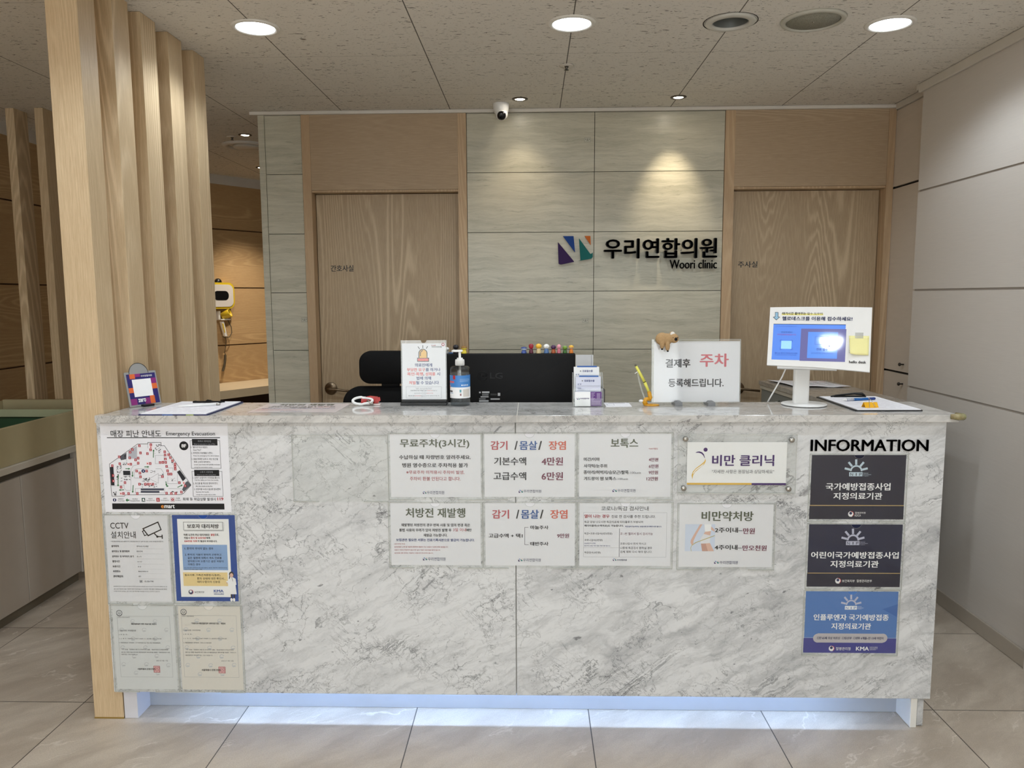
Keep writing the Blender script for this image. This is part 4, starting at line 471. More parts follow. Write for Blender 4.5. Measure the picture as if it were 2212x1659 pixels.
# ceiling with two round cut-outs (unlit downlight, loudspeaker)
mb = MB(); holes = [(.767, 3.114, .068), (1.08, 3.105, .098)]; xs = [-5.5, .667, .867, .96, 1.2, 3.2]; ys = [-4.2, 3.005, 3.225, 9.0]
for i in range(5):
    for j in range(3):
        x0, x1, y0, y1 = xs[i], xs[i + 1], ys[j], ys[j + 1]
        h = [q for q in holes if x0 < q[0] < x1 and y0 < q[1] < y1]
        if not h: mb.add([(x0, y0, CZ), (x1, y0, CZ), (x1, y1, CZ), (x0, y1, CZ)], [(0, 1, 2, 3)], CEIL); continue
        cx, cy, r = h[0]; n = 48; inn, out = [], []
        for k in range(n):
            a = 2 * PI * k / n; c, s = math.cos(a), math.sin(a)
            t = min(((x1 - cx) if c > 0 else (cx - x0)) / max(abs(c), 1e-9), ((y1 - cy) if s > 0 else (cy - y0)) / max(abs(s), 1e-9))
            inn.append((cx + r * c, cy + r * s, CZ)); out.append((cx + t * c, cy + t * s, CZ))
        mb.add(inn + out, [(k, (k + 1) % n, n + (k + 1) % n, n + k) for k in range(n)], CEIL)
        for q in ((x0, y0), (x1, y0), (x1, y1), (x0, y1)):      # fill the clipped corners
            kk = sorted(range(n), key=lambda k: (out[k][0] - q[0]) ** 2 + (out[k][1] - q[1]) ** 2)[:6]
            kk = [k for k in range(n) if abs(math.atan2(out[k][1] - cy, out[k][0] - cx) - math.atan2(q[1] - cy, q[0] - cx)) < .16]
            if len(kk) >= 2: mb.add([(*q, CZ)] + [out[k] for k in kk], [tuple(range(len(kk) + 1))], CEIL)
mb.box(-5.5, 3.2, -4.2, 9.0, CZ + .16, CZ + .2, OFFW)
struct(mb.build('ceiling'))

# back wall: stone slabs with open joints between the two doors
mb = MB()
ZJ = [.16, .495, .83, 1.164, 1.5, 1.837, 2.172, 2.5]
for x0, x1 in ((-1.522, -1.312), (-.37, .3545), (.3545, 1.085)):
    mb.box(x0, x1, YB + .016, YB + .2, 0, CZ, DARK)
    for z0, z1 in zip([0] + ZJ, ZJ + [CZ]): mb.box(x0 + .0016, x1 - .0016, YB, YB + .03, z0 + .0016, z1 - .0016, STONE)
mb.box(-1.558, -1.5225, YB - .004, YB + .2, 0, CZ, STONE)
mb.box(-1.3115, -.3705, YB + .13, YB + .2, 0, CZ, DARK); mb.box(1.0855, 2.1, YB + .13, YB + .2, 0, CZ, DARK)
struct(mb.build('wall_back'))
mb = MB(); mb.box(-1.60, 2.028, YB - .022, YB + .0, CZ - .020, CZ - .001, OFFW, .003); struct(mb.build('trim_1'))

def door(name, xo0, xi0, xi1, xo1, word, wx, wz, hx, hz, flip=1):
    root = struct(thing(name, ((xi0 + xi1) / 2, YB, 0)))
    ox, oy = (xi0 + xi1) / 2, YB
    mb = MB(Matrix.Translation((-ox, -oy, 0)))
    mb.box(xo0 + .001, xi0, YB - .006, YB + .125, 0, CZ - .02, W_FRAME); mb.box(xi1, xo1 - .001, YB - .006, YB + .125, 0, CZ - .02, W_FRAME)
    mb.box(xi0, xi1, YB + .004, YB + .125, 2.07, 2.082, W_FRAME)
    mb.build('door_frame', root)
    mb = MB(Matrix.Translation((-ox, -oy, 0))); mb.box(xi0 + .0005, xi1 - .0005, YB - .004, YB + .12, 2.0825, CZ - .02, W_LINT); mb.build('lintel_panel', root)
    mb = MB(Matrix.Translation((-ox, -oy, 0))); mb.box(xi0 + .004, xi1 - .004, YB + .07, YB + .11, .006, 2.066, W_DOOR); leaf = mb.build('door_leaf', root)
    mb = MB(Matrix.Translation((-ox, -oy, 0))); text_rect(mb, word, wx[0], wz[0], wx[1], wz[1], YB + .0692, plain('black_vinyl', (26, 25, 26), .4), -.022); mb.build('lettering', root)
    T = Matrix.Translation((hx - ox, YB + .07 - oy, hz)) @ Matrix.Rotation(PI / 2, 4, 'X')
    mb = MB(); mb.lathe([(.0, .0), (.037, .0), (.037, .007), (.034, .0095), (.012, .0105), (.012, .04), (.009, .046), (0, .046)], BRONZE, 40, T)
    mb.tube([(-.022, .004, .046), (.01, 0, .0475), (.05, -.004, .0475), (.118, -.012, .046)], [.007, .0075, .007, .0065], BRONZE, 14, M=T)
    mb.build('door_handle', root)
door('door_1', -1.312, -1.262, -.42, -.37, '간호사실', (-1.185, -1.05), (1.622, 1.660), -1.205, .93)
door('door_2', 1.085, 1.141, 1.99, 2.03, '주사실', (1.195, 1.308), (1.632, 1.668), 1.214, .927)

# right wall: boards with open grooves, a baseboard and a cornice; beyond it the recessed closet
mb = MB(); mb.box(XR + .007, XR + .2, 2.90, 4.0, 0, CZ, plain('groove', (176, 168, 160), .6))
for z0, z1 in ((.0, .993), (1.003, 1.489), (1.499, 1.983), (1.993, CZ)): mb.box(XR, XR + .03, 2.92, 4.005, z0, z1, WALLW)
mb.box(XR - .02, XR + .2, 2.5, 2.92, 0, CZ, WALLW); mb.box(XR + .03, 3.2, -4.2, 2.5, 0, CZ, WALLW)
struct(mb.build('wall_right'))
mb = MB(); mb.box(XR - .012, XR - .0005, 2.92, 4.0, .001, .068, plain('baseboard', (176, 166, 152), .4), .002); struct(mb.build('baseboard_right'))
mb = MB(); mb.box(XR - .014, XR - .0005, 2.6, 4.03, CZ - .045, CZ - .001, OFFW, .004); mb.box(1.936, 2.03, 4.03, 4.05, CZ - .03, CZ - .001, OFFW)
mb.box(2.016, 2.03, 4.05, YB - .023, CZ - .03, CZ - .001, OFFW); struct(mb.build('trim_2'))
cl = thing('built_in_closet', (2.05, 4.23, 0), 'tall white built-in closet in the right corner beside the door', 'closet')
mb = MB(Matrix.Translation((-2.05, -4.23, 0))); mb.box(2.046, 2.3, 4.006, 4.58, 0, CZ - .03, DARK); mb.build('carcass', cl)
CLW = panel_mat('closet_veneer', (214, 203, 190), 60)
for z0, z1, kz in ((.01, 1.038, .985), (1.05, 2.06, 1.092), (2.072, 2.488, None)):
    mb = MB(Matrix.Translation((-2.05, -4.23, 0))); mb.box(2.0305, 2.0455, 4.01, YB - .002, z0, z1, CLW); d = mb.build('closet_door', cl)
    if kz:
        mb = MB(); mb.lathe([(.004, 0), (.004, .016), (.009, .019), (.010, .024), (.007, .028), (0, .028)], plain('dark_knob', (70, 66, 62), .35, .6), 18, Matrix.Translation((-.02, -.005, kz)) @ Matrix.Rotation(-PI / 2, 4, 'Y')); mb.build('knob', d)

# curving wood-panelled wall on the far left, bench below it
WALLP = [(-3.13, -4.2), (-3.13, 5.0), (-3.08, 5.5), (-2.97, 6.0), (-2.73, 6.58), (-2.44, 6.98), (-1.9, 7.5), (-1.0, 8.0), (.2, 8.3)]
def offset(pts, d):
    out = []
    for i, p in enumerate(pts):
        a = Vector(pts[max(i - 1, 0)]); b = Vector(pts[min(i + 1, len(pts) - 1)]); t = (b - a).normalized()
        out.append((p[0] + t.y * d, p[1] - t.x * d))
    return out
mb = MB(); back = offset(WALLP, -.014)
for z0, z1 in ((.0, .555), (.565, 1.055), (1.065, 1.555), (1.565, 2.055), (2.065, 2.44)):
    for a, b, c, d in zip(WALLP, WALLP[1:], back, back[1:]): mb.prism([a, b, d, c], z0, z1, W_WALL)
b2 = offset(WALLP, -.1); GROOVE = plain('wood_groove', (92, 62, 36), .7)
for a, b, c, d in zip(back, back[1:], b2, b2[1:]): mb.prism([a, b, d, c], 0, 2.44, GROOVE)
for a, b, c, d in zip(WALLP, WALLP[1:], b2, b2[1:]): mb.prism([a, b, d, c], 2.441, CZ, OFFW)
struct(mb.build('wall_left'))
mb = MB(); mb.box(-5.5, 3.2, -4.3, -4.2, 2.3, CZ, OFFW); mb.box(-5.5, 3.2, -4.3, -4.2, 0, .12, OFFW); mb.box(-5.5, -3.2, -4.3, -4.2, .12, 2.3, OFFW); mb.box(1.9, 3.2, -4.3, -4.2, .12, 2.3, OFFW); struct(mb.build('wall_front'))
w1 = struct(thing('window_1', (-.65, -4.25, .12)))
mb = MB()
for x in (-2.55, -1.275, 0, 1.275, 2.52): mb.box(x - .03, x + .03, -.03, .03, 0, 2.18, plain('window_frame_grey', (120, 120, 118), .4, .5))
mb.box(-2.55, 2.55, -.03, .03, 0, .05, MATS['window_frame_grey']); mb.box(-2.55, 2.55, -.03, .03, 2.13, 2.18, MATS['window_frame_grey']); mb.build('window_frame', w1)
mb = MB(); mb.box(-2.55, 2.55, -.003, .003, .05, 2.13, CLEAR); mb.build('window_pane', w1)
mb = MB(); mb.box(.2, 3.2, 8.0, 8.4, 0, CZ, OFFW); mb.box(2.3, 3.2, 4.6, 8.0, 0, CZ, OFFW); struct(mb.build('wall_rear'))
mb = MB()
text_rect(mb, '실', 3.905, 1.645, 3.958, 1.70, -3.1292, plain('black_vinyl', (26, 25, 26), .4), .02, Matrix.Rotation(-PI / 2, 4, 'Z') @ Matrix.Scale(-1, 4, (1, 0, 0)) if False else Matrix(((0, -1, 0, -6.2584), (1, 0, 0, 0), (0, 0, 1, 0), (0, 0, 0, 1))))
tag(mb.build('wall_lettering'), 'black character lettering on the wood wall at the far left', 'lettering')

bench = thing('wall_bench', (-2.5, 6.5, 0), 'curved built-in bench with a bright lit top along the wood wall', 'bench')
wp = offset(WALLP, .003)[2:7]; fp = [(-1.62, 7.22), (-2.224, 6.40), (-2.487, 6.0), (-2.70, 5.62)]
poly = wp + fp; loc = Matrix.Translation((2.5, -6.5, 0))
BEN = plain('bench_top', (222, 206, 176), .35)
mb = MB(loc); mb.prism(poly, .665, .732, BEN); mb.build('bench_top', bench)
wp2 = offset(WALLP, .01)[2:7]; fp2 = [(-1.68, 7.22), (-2.27, 6.43), (-2.53, 6.03), (-2.74, 5.66)]
mb = MB(loc); mb.prism(wp2 + fp2, .32, .664, plain('dark_brown', (52, 32, 22), .5)); mb.prism(wp2 + fp2, .0, .312, plain('dark_brown2', (48, 30, 21), .5)); mb.build('bench_base', bench)

# ------------------------------------------------------------------ lamps
def disc_lamp(x, y, label=None, group=None):
    t = thing('ceiling_downlight', (x, y, CZ), label, 'ceiling light', group)
    mb = MB(); mb.lathe([(.0735, -.0035), (.078, -.007), (.088, -.006), (.094, -.0015), (.094, -.0003), (.0735, -.0003)], plain('lamp_ring', (226, 222, 214), .4), 48, cap=False); mb.build('trim_ring', t)
    mb = MB(); mb.lathe([(.0, -.004), (.0733, -.004), (.0733, -.001), (0, -.001)], emit('lamp_glow', (236, 245, 255), LAMP), 40); mb.build('diffuser', t)
    ld = bpy.data.lights.new('lamp_beam', 'SPOT'); ld.energy = DOWN_W; ld.spot_size = math.radians(150); ld.spot_blend = .45; ld.color = (.83, .92, 1.0); ld.shadow_soft_size = .06
    lo = bpy.data.objects.new('lamp_beam', ld); COL.objects.link(lo); lo.parent = t; lo.location = (0, 0, -.012)
    return t
disc_lamp(-1.077, 3.10, 'lit round ceiling light above the wooden posts, left of the three big ones', 'big round ceiling lights')
disc_lamp(.155, 3.105, 'lit round ceiling light over the middle of the desk', 'big round ceiling lights')
disc_lamp(1.396, 3.16, 'lit round ceiling light next to the loudspeaker, close to the right wall', 'big round ceiling lights')
for y in (1.87, .64, -.6, -1.85, -3.1):
    for x in (-2.31, -1.077, .155, 1.396): disc_lamp(x, y, 'lit round ceiling light in the waiting room in front of the desk', 'waiting room ceiling lights')
def spot(x, y, tx, ty, tz, watts, size, blend, label, warm=(1, .84, .62)):
    t = thing('ceiling_spotlight', (x, y, CZ), label, 'spotlight', 'small ceiling spotlights')
    mb = MB(); mb.lathe([(.026, -.003), (.030, -.006), (.041, -.004), (.043, -.0003), (.026, -.0003)], plain('spot_ring', (96, 88, 78), .35, .7), 32, cap=False); mb.build('trim_ring', t)
    mb = MB(); mb.lathe([(0, -.006), (.016, -.005), (.0258, -.002), (.0258, -.0003), (0, -.0003)], emit('spot_glow', (255, 244, 226), 22), 28); mb.build('bulb', t)
    ld = bpy.data.lights.new('spot_beam', 'SPOT'); ld.energy = watts; ld.spot_size = size; ld.spot_blend = blend; ld.color = warm; ld.shadow_soft_size = .018
    lo = bpy.data.objects.new('spot_beam', ld); COL.objects.link(lo); lo.parent = t; lo.location = (0, 0, -.02)
    d = Vector((tx - x, ty - y, tz - CZ)); lo.rotation_euler = d.to_track_quat('-Z', 'Y').to_euler()
spot(-.063, 4.235, -.06, YB, 1.7, SPOT_W * .28, 1.4, 1.0, 'small lit ceiling spotlight beside the white dome camera')
spot(.779, 4.235, .785, YB, 1.93, SPOT_W, .95, 1.0, 'small lit ceiling spotlight above the black wall lettering')
spot(-1.855, 5.06, -2.1, 6.2, .7, SPOT_W * 2, 1.5, .9, 'small lit ceiling spotlight nearest in the passage on the left', (1, .88, .72))
spot(-2.19, 6.30, -2.35, 6.75, .73, SPOT_W * 3.5, 1.3, .9, 'small lit ceiling spotlight furthest back in the passage, over the bench', (1, .88, .72))
t = thing('unlit_downlight', (.767, 3.114, CZ), 'unlit recessed ceiling light with a grey bowl, beside the loudspeaker', 'ceiling light')
mb = MB(); mb.lathe([(.068, .012), (.068, -.004), (.071, -.009), (.094, -.006), (.098, -.0004), (.068, -.0004)], plain('ring_grey', (206, 204, 196), .4), 48, cap=False); mb.lathe([(.100, -.0002), (.104, -.0012), (.104, -.0001)], DARK, 40, cap=False); mb.build('trim_ring', t)
mb = MB(); mb.lathe([(.0675, .0), (.064, .05), (.05, .085), (.0, .09)], plain('reflector', (150, 154, 152), .3, .6), 40, cap=False); mb.build('reflector', t)
t = thing('ceiling_loudspeaker', (1.08, 3.105, CZ), 'large round grey ceiling loudspeaker with a grille, beside the lit lamp', 'loudspeaker')
mb = MB(); mb.lathe([(.1, .004), (.1, -.007), (.104, -.011), (.117, -.008), (.121, -.0004), (.1, -.0004)], plain('speaker_rim', (190, 188, 176), .45), 56, cap=False); mb.build('trim_ring', t)
g = G('speaker_grille'); vo = g.n('ShaderNodeTexVoronoi'); g.l(g.obj(), vo.inputs['Vector']); vo.inputs['Scale'].default_value = 320
g.col(g.mix(g.step(vo.outputs['Distance'], .2, .45), lin((88, 86, 76)), lin((150, 148, 134)))); GRILLE = g.set(.6)
mb = MB(); mb.lathe([(.0, -.008), (.006, -.0078), (.0985, -.005), (.0985, .004), (0, .004)], GRILLE, 48); mb.build('grille', t)
mb = MB(); mb.lathe([(0, -.0105), (.004, -.0095), (.005, -.0081), (0, -.0081)], STEEL, 16); mb.build('centre_pin', t)
t = thing('ceiling_air_outlet', (-1.97, 5.40, CZ), 'round beige air outlet set in the passage ceiling', 'air outlet')
mb = MB(); mb.lathe([(.12, -.0005), (.13, -.014), (.15, -.016), (.165, -.004), (.165, -.0003)], OFFW, 48, cap=False); mb.build('outer_ring', t)
mb = MB(); mb.lathe([(0, -.024), (.085, -.02), (.095, -.014), (.09, -.0008), (0, -.0008)], OFFW, 40); mb.build('centre_disc', t)
def sprinkler(x, y, label):
    t = thing('fire_sprinkler', (x, y, CZ), label, 'sprinkler', 'ceiling fire sprinklers')
    mb = MB(); mb.lathe([(.0, -.0035), (.030, -.0035), (.034, -.0003), (0, -.0003)], OFFW, 32); mb.build('cover_plate', t)
    mb = MB(); mb.lathe([(0, -.021), (.010, -.020), (.010, -.018), (.004, -.017), (.006, -.011), (.010, -.0036), (0, -.0036)], plain('dark_chrome', (90, 88, 84), .25, .9), 18); mb.build('sprinkler_head', t)
sprinkler(.16, 3.655, 'small metal fire sprinkler on the ceiling over the desk middle')
sprinkler(-1.963, 5.12, 'small metal fire sprinkler beside the round outlet in the passage')
t = thing('dome_camera', (-.168, 4.33, CZ), 'white dome security camera under the ceiling above the stone wall', 'camera')
mb = MB(); mb.lathe([(.0, -.052), (.034, -.052), (.04, -.044), (.045, -.004), (.043, -.0004), (0, -.0004)], WHITE, 36); mb.build('housing', t)
T = Matrix.Translation((.004, -.008, -.058)) @ Matrix.Rotation(math.radians(118), 4, 'X')
mb = MB(); mb.ball((0, 0, 0), .034, WHITE, 28, T); mb.build('eyeball', t)
mb = MB(); mb.lathe([(0, .0375), (.012, .0372), (.0235, .032), (.024, .026), (0, .026)], plain('lens_black', (8, 8, 10), .12), 32, T)
for k in range(10): mb.ball((.017 * math.cos(k * PI / 5), .017 * math.sin(k * PI / 5), .036), .0012, plain('infrared_dot', (40, 30, 40), .3), 8, T)
mb.build('lens', t)

# ------------------------------------------------------------------ wooden posts
for k, (y, d, lab) in enumerate(((2.51, .10, 'light oak square post standing nearest, against the left end of the desk'), (2.718, .11, 'light oak square post, second from the front in the row'), (2.915, .115, 'light oak square post in the middle of the row of five'), (3.13, .12, 'light oak square post, second from the back of the row'), (3.36, .11, 'light oak square post at the far end of the row'))):
    mb = MB(); mb.box(-.052, .052, 0, d, .0, CZ - .001, W_POST, .0012)
    if k == 0: mb.box(-.0525, .0525, -.0006, d, .0, .006, plain('brass_strip', (188, 160, 96), .3, .8))
    tag(mb.build('wooden_post', None, (-1.492, y, 0)), lab, 'post', 'oak posts beside the desk')
for x, lab in ((-2.885, 'oak post behind the box table, at the left edge'), (-2.722, 'oak post behind the box table, next to the big posts')):
    mb = MB(); mb.box(-.024, .024, 0, .115, 0, CZ - .001, W_POST, .001); tag(mb.build('wooden_post', None, (x, 4.30, 0)), lab, 'post', 'oak posts behind the box table')

# ------------------------------------------------------------------ low cabinet and the green-lined box on the left
cab = thing('low_cabinet', (-2.7, 3.0, 0), 'low beige cabinet with plain doors along the left side', 'cabinet'); L = Matrix.Translation((2.7, -3.0, 0))
CW = plain('cabinet_beige', (186, 176, 164), .42)
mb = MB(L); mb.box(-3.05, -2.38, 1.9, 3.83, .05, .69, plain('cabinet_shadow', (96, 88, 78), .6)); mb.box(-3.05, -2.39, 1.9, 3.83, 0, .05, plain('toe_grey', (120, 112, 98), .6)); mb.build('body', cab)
mb = MB(L); mb.box(-3.05, -2.345, 1.9, 3.86, .691, .722, plain('lip_white', (206, 198, 184), .4), .003); mb.build('top_board', cab)
for y0, y1 in ((1.92, 2.18), (2.183, 2.588), (2.591, 2.994), (2.997, 3.397), (3.401, 3.812)):
    mb = MB(L); mb.box(-2.378, -2.36, y0, y1, .056, .658, CW, .0015); mb.build('cabinet_door', cab)
mb = MB(L); mb.box(-2.38, -2.352, 3.815, 3.832, .05, .69, CW); mb.build('side_filler', cab)
bx = thing('box_table', (-2.7, 3.2, .722), 'pale beige box table lined with dark green, standing on the low cabinet', 'table'); L = Matrix.Translation((2.7, -3.2, -.722))
BXC = plain('box_beige', (186, 174, 138), .45); BXG = plain('box_green_tint', (176, 180, 146), .45)
mb = MB(L); mb.box(-2.378, -2.36, 1.9, 4.26, .7225, .897, BXC, .002); mb.build('front_board', bx)
mb = MB(L); mb.box(-3.02, -3.0, 1.9, 4.26, .7225, .897, BXC, .002); mb.build('back_board', bx)
mb = MB(L); mb.box(-2.999, -2.379, 4.22, 4.245, .7225, .905, BXC, .002); mb.build('end_board', bx)
mb = MB(L); mb.box(-2.92, -2.379, 3.955, 3.975, .848, .888, BXG, .002); mb.build('cross_board', bx)
mb = MB(L); mb.box(-2.999, -2.379, 1.9, 4.219, .7225, .842, plain('green_felt', (22, 74, 46), .8)); mb.build('green_lining', bx)
mb = MB(L); mb.box(-2.945, -2.90, 3.945, 3.9545, .846, .88, plain('bracket', (196, 196, 176), .4))
for q in (-2.935, -2.912): mb.lathe([(0, 0), (.005, 0), (.004, .003), (0, .003)], BLACK, 12, Matrix.Translation((q, 3.9445, .864)) @ Matrix.Rotation(PI / 2, 4, 'X'))
mb.build('hinge_bracket', bx)

# ------------------------------------------------------------------ reception desk
desk = thing('reception_desk', (0, 2.7, 0), 'long white marble reception desk with notices on its front', 'desk'); L = Matrix.Translation((0, -2.7, 0))
for a, b in ((-1.46, -.0575), (-.0545, 1.347)):
    mb = MB(L); mb.box(a, b, 2.495, 2.5095, .108, 1.0605, MARBLE, .0015); mb.build('front_panel', desk)
mb = MB(L); mb.prism([(-1.452, 2.475), (-.0511, 2.475), (-.0511, 2.785), (-1.437, 2.785), (-1.437, 2.509), (-1.452, 2.509)], 1.061, SLABZ, MARBLE_TOP); mb.build('counter_slab', desk)
mb = MB(L); mb.box(-.0489, 1.376, 2.475, 2.785, 1.061, SLABZ, MARBLE_TOP, .0015); mb.build('counter_slab', desk)
mb = MB(L); mb.box(-.051, -.049, 2.4765, 2.785, 1.062, SLABZ - .0005, plain('joint_white', (226, 222, 214), .5)); mb.build('slab_joint', desk)
mb = MB(L); mb.box(-1.39, 1.29, 2.600, 2.615, .001, .30, plain('toe_board', (168, 173, 180), .5)); mb.build('toe_board', desk)
mb = MB(L); mb.box(-1.437, -1.39, 2.513, 2.76, .001, 1.0, plain('inner_end', (206, 206, 212), .5)); mb.build('left_end_panel', desk)
mb = MB(L); mb.box(1.286, 1.308, 2.500, 2.76, .001, 1.0, plain('inner_white', (222, 220, 214), .5), .002); mb.build('inner_end_panel', desk)
mb = MB(L); mb.box(1.314, 1.336, 2.5125, 2.78, .001, 1.06, MARBLE, .002); mb.build('marble_end_panel', desk)
mb = MB(L); mb.box(-.08, -.03, 2.5097, 2.513, .109, 1.06, plain('joint_white', (226, 222, 214), .5)); mb.build('added_seam_backing', desk)  # backing added behind the panel seam to block light leaking from the LED strip
mb = MB(L); mb.box(-1.388, 1.284, 2.5135, 2.60, .235, .25, OFFW); mb.box(-1.36, 1.26, 2.522, 2.534, .205, .209, plain('led_holder_and_hood', (200, 200, 200), .4)); mb.box(-1.36, 1.26, 2.5345, 2.538, .1955, .2349, plain('led_holder_and_hood', (200, 200, 200), .4)); mb.box(-1.36, 1.26, 2.524, 2.532, .2095, .2349, plain('led_holder_and_hood', (200, 200, 200), .4)); mb.build('underside', desk)  # rear lip is an added hood keeping the strip's direct light off the toe board
mb = MB(L); mb.box(-1.2, 1.1, 2.5235, 2.5325, .200, .2045, emit('led_blue', (172, 206, 255), LED)); mb.build('light_strip', desk)
mb = MB(L); mb.box(-1.38, 1.28, 2.616, 2.78, .3, 1.06, plain('desk_inner', (206, 200, 190), .5)); mb.build('inner_carcass', desk)
mb = MB(L); mb.box(-1.35, 1.255, 2.781, 3.33, .712, .74, plain('worktop', (214, 208, 198), .4), .002); mb.build('worktop', desk)
for x in (-1.3, 1.22):
    mb = MB(L); mb.box(x, x + .03, 2.80, 3.3, .001, .7115, OFFW); mb.build('worktop_support', desk)
sc = thing('side_counter', (1.47, 3.8, 0), 'grey marble topped side counter running back from the right end of the desk', 'counter'); L = Matrix.Translation((-1.47, -3.8, 0))
q = [(1.262, 4.275), (1.33, 3.30), (1.675, 3.30), (1.64, 4.275)]
mb = MB(L); mb.prism(q, .979, 1.0, MARBLE_DULL); mb.build('counter_top', sc)
mb = MB(L); mb.prism([(1.268, 4.27), (1.336, 3.31), (1.67, 3.31), (1.635, 4.27)], .958, .9785, plain('edge_beige', (196, 188, 174), .5)); mb.build('edge_strip', sc)
SG = plain('counter_grey', (132, 134, 130), .5)
mb = MB(L); mb.prism([(1.276, 4.265), (1.342, 3.315), (1.665, 3.315), (1.63, 4.265)], .001, .9575, SG); mb.build('body', sc)
mb = MB(L)
for y in (4.0, 3.62): mb.tube([(1.29 + (4.2 - y) * .07 - .012, y, .92), (1.29 + (4.2 - y) * .07 - .03, y, .918), (1.29 + (4.2 - y) * .07 - .03, y, .80), (1.29 + (4.2 - y) * .07 - .012, y, .798)], .005, STEEL, 10); mb.build('handle', sc); mb = MB(L)
# ------------------------------------------------------------------ notices on the desk front
NOT = 'notices on the desk front'
def notch(x0, z0, x1, z1, r):
    c = (x0 + x1) / 2
    return [(x0, z0), (x1, z0), (x1, z1), (c + r * 1.25, z1)] + [(c + r * math.cos(a * PI / 10), z1 - .001 - r * .9 * math.sin(a * PI / 10)) for a in range(11)] + [(c - r * 1.25, z1), (x0, z1)]
def notice(key, label, pocket=True, sheet_mat=None):
    d = PRINTS[key]; (cx, cz), (w, h) = d['c'], d['s']
    t = thing('notice_sign', (cx, 2.4945, cz), label, 'notice', NOT)
    if sheet_mat or d['i']:
        mb = MB(); mb.box(-w / 2, w / 2, -.0001, .0001, -h / 2, h / 2, sheet_mat or ink(d['bg'])); print_on(mb, d['i']); mb.build('printed_sheet', t)
    if pocket:
        m = .0065; x, z = w / 2 + m, h / 2 + m * .6; b = -h / 2 - m * 1.4
        mb = MB(); mb.prism(notch(-x, b, x, z, .017), -.0028, -.0019, CLEAR, 'Y'); mb.build('clear_pocket', t)
        mb = MB()
        for s in (-1, 1): mb.box(s * x - .0009, s * x + .0009, -.0029, 0, b, z, CLEARE)
        mb.box(-x, x, -.0029, 0, z - .0004, z + .0006, CLEARE)
        for s in (-1, 1): mb.box(s * x - (0 if s < 0 else .085), s * x + (.085 if s < 0 else 0), -.0038, 0, b - .001, b + .0022, CLEARE)
        arc = [(.017 * math.cos(a * PI / 10), -.0029, z - .001 - .0153 * math.sin(a * PI / 10)) for a in range(11)]; mb.tube(arc, .00035, CLEARE, 5)
        mb.build('pocket_edge', t)
    return t
notice('evac', 'large white emergency evacuation floor map at the top left of the desk', False)
notice('cctv', 'white notice with a black security camera drawing, below the floor map')
notice('proxy', 'blue framed notice with a doctor figure, below the floor map')
notice('cert_a', 'pale grey-green certificate with a red stamp, next to the wooden post')
notice('cert_b', 'cream coloured certificate with a red stamp, below the blue framed notice')
notice('empty', 'empty clear notice pocket with bare marble showing through')
notice('parking', 'white free parking notice headed in grey with (3시간)')
notice('reissue', 'white notice of small text headed in dark olive, below the free parking notice')
notice('drip', 'white price notice with 4만원 and 6만원 under a red and blue heading')
notice('botox', 'white price list with four prices from 4만원 to 12만원')
notice('choice', 'white notice with a bracket of two choices and 9만원')
notice('covid', 'white notice with a thin ruled table of test prices')
notice('diet_price', 'white notice with a photo of a waist being measured')
notice('nip_a', 'dark navy vaccination notice right under the word INFORMATION')
notice('nip_b', 'dark navy vaccination notice with the longest heading, in the middle of three')
notice('nip_c', 'light blue vaccination notice, lowest of the stack of three')
d = PRINTS['diet']; t = thing('acrylic_sign', (d['c'][0] + .002, 2.4945, d['c'][1]), 'clear acrylic plate with a purple and yellow logo, held by four metal studs', 'sign')
mb = MB(); mb.box(-.195, .190, -.0085, -.0055, -.1, .097, CLEAR); mb.box(-.195, .190, -.009, -.0005, -.1005, -.0985, CLEARE)
for s in (-.1955, .1895): mb.box(s, s + .0012, -.009, -.005, -.1, .097, CLEARE)
mb.box(-.195, .19, -.009, -.005, .0965, .0978, CLEARE); mb.build('acrylic_plate', t)
mb = MB(Matrix.Translation((-.002, -.0035, 0))); w, h = d['s']; mb.box(-w / 2, w / 2, -.0001, .0001, -h / 2, h / 2, ink('w')); print_on(mb, d['i']); mb.build('printed_sheet', t)
for x, z in ((-.172, .083), (.173, .080), (-.175, -.082), (.168, -.084)):
    mb = MB(); mb.lathe([(.0, .0005), (.0075, .0005), (.0075, .0085), (.0088, .0086), (.0088, .013), (.007, .0155), (0, .016)], STEEL, 24, Matrix.Translation((x, 0, z)) @ Matrix.Rotation(PI / 2, 4, 'X')); mb.build('stud', t)

# ------------------------------------------------------------------ raised lettering
def letters(root, text, x0, z0, x1, z1, y0, y1, m, bold, part='letter'):
    """each raised letter a mesh of its own, in the root's frame"""
    _, _, bb = glyphs(text, bold, .5); sx = (x1 - x0) / (bb[2] - bb[0]); sz = (z1 - z0) / (bb[3] - bb[1])
    for i, ch in enumerate(text):
        if ch == ' ': continue
        vs, fs, b1 = glyphs(ch, bold, .5); _, _, bp = glyphs(text[:i + 1], bold, .5); dx = bp[2] - b1[2]
        mb = MB(); mb.add([(x0 + (v[0] + dx - bb[0]) * sx, (y0 + y1) / 2 - v[2] * (y1 - y0), z0 + (v[1] - bb[1]) * sz) for v in vs], fs, m); mb.build(part, root)
t = thing('information_sign', (1.1, 2.4945, .982), 'big raised black letters reading INFORMATION on the desk front', 'lettering')
letters(t, 'INFORMATION', -.1895, -.0195, .191, .0195, -.0038, -.0002, plain('letter_black', (8, 8, 9), .45, 0, .25), -.018)
t = thing('clinic_sign', (.6, YB, 1.73), 'raised black clinic name with a four-piece coloured emblem on the stone wall', 'sign')
LB = plain('wall_letter_black', (9, 10, 13), .5, 0, .2)
letters(t, '우리연합의원', -.192, -.0475, .450, .067, -.036, -.018, LB, -.03, 'name_letter')
letters(t, 'Woori clinic', .184, -.1055, .451, -.0555, -.030, -.018, LB, -.006, 'subtitle_letter')
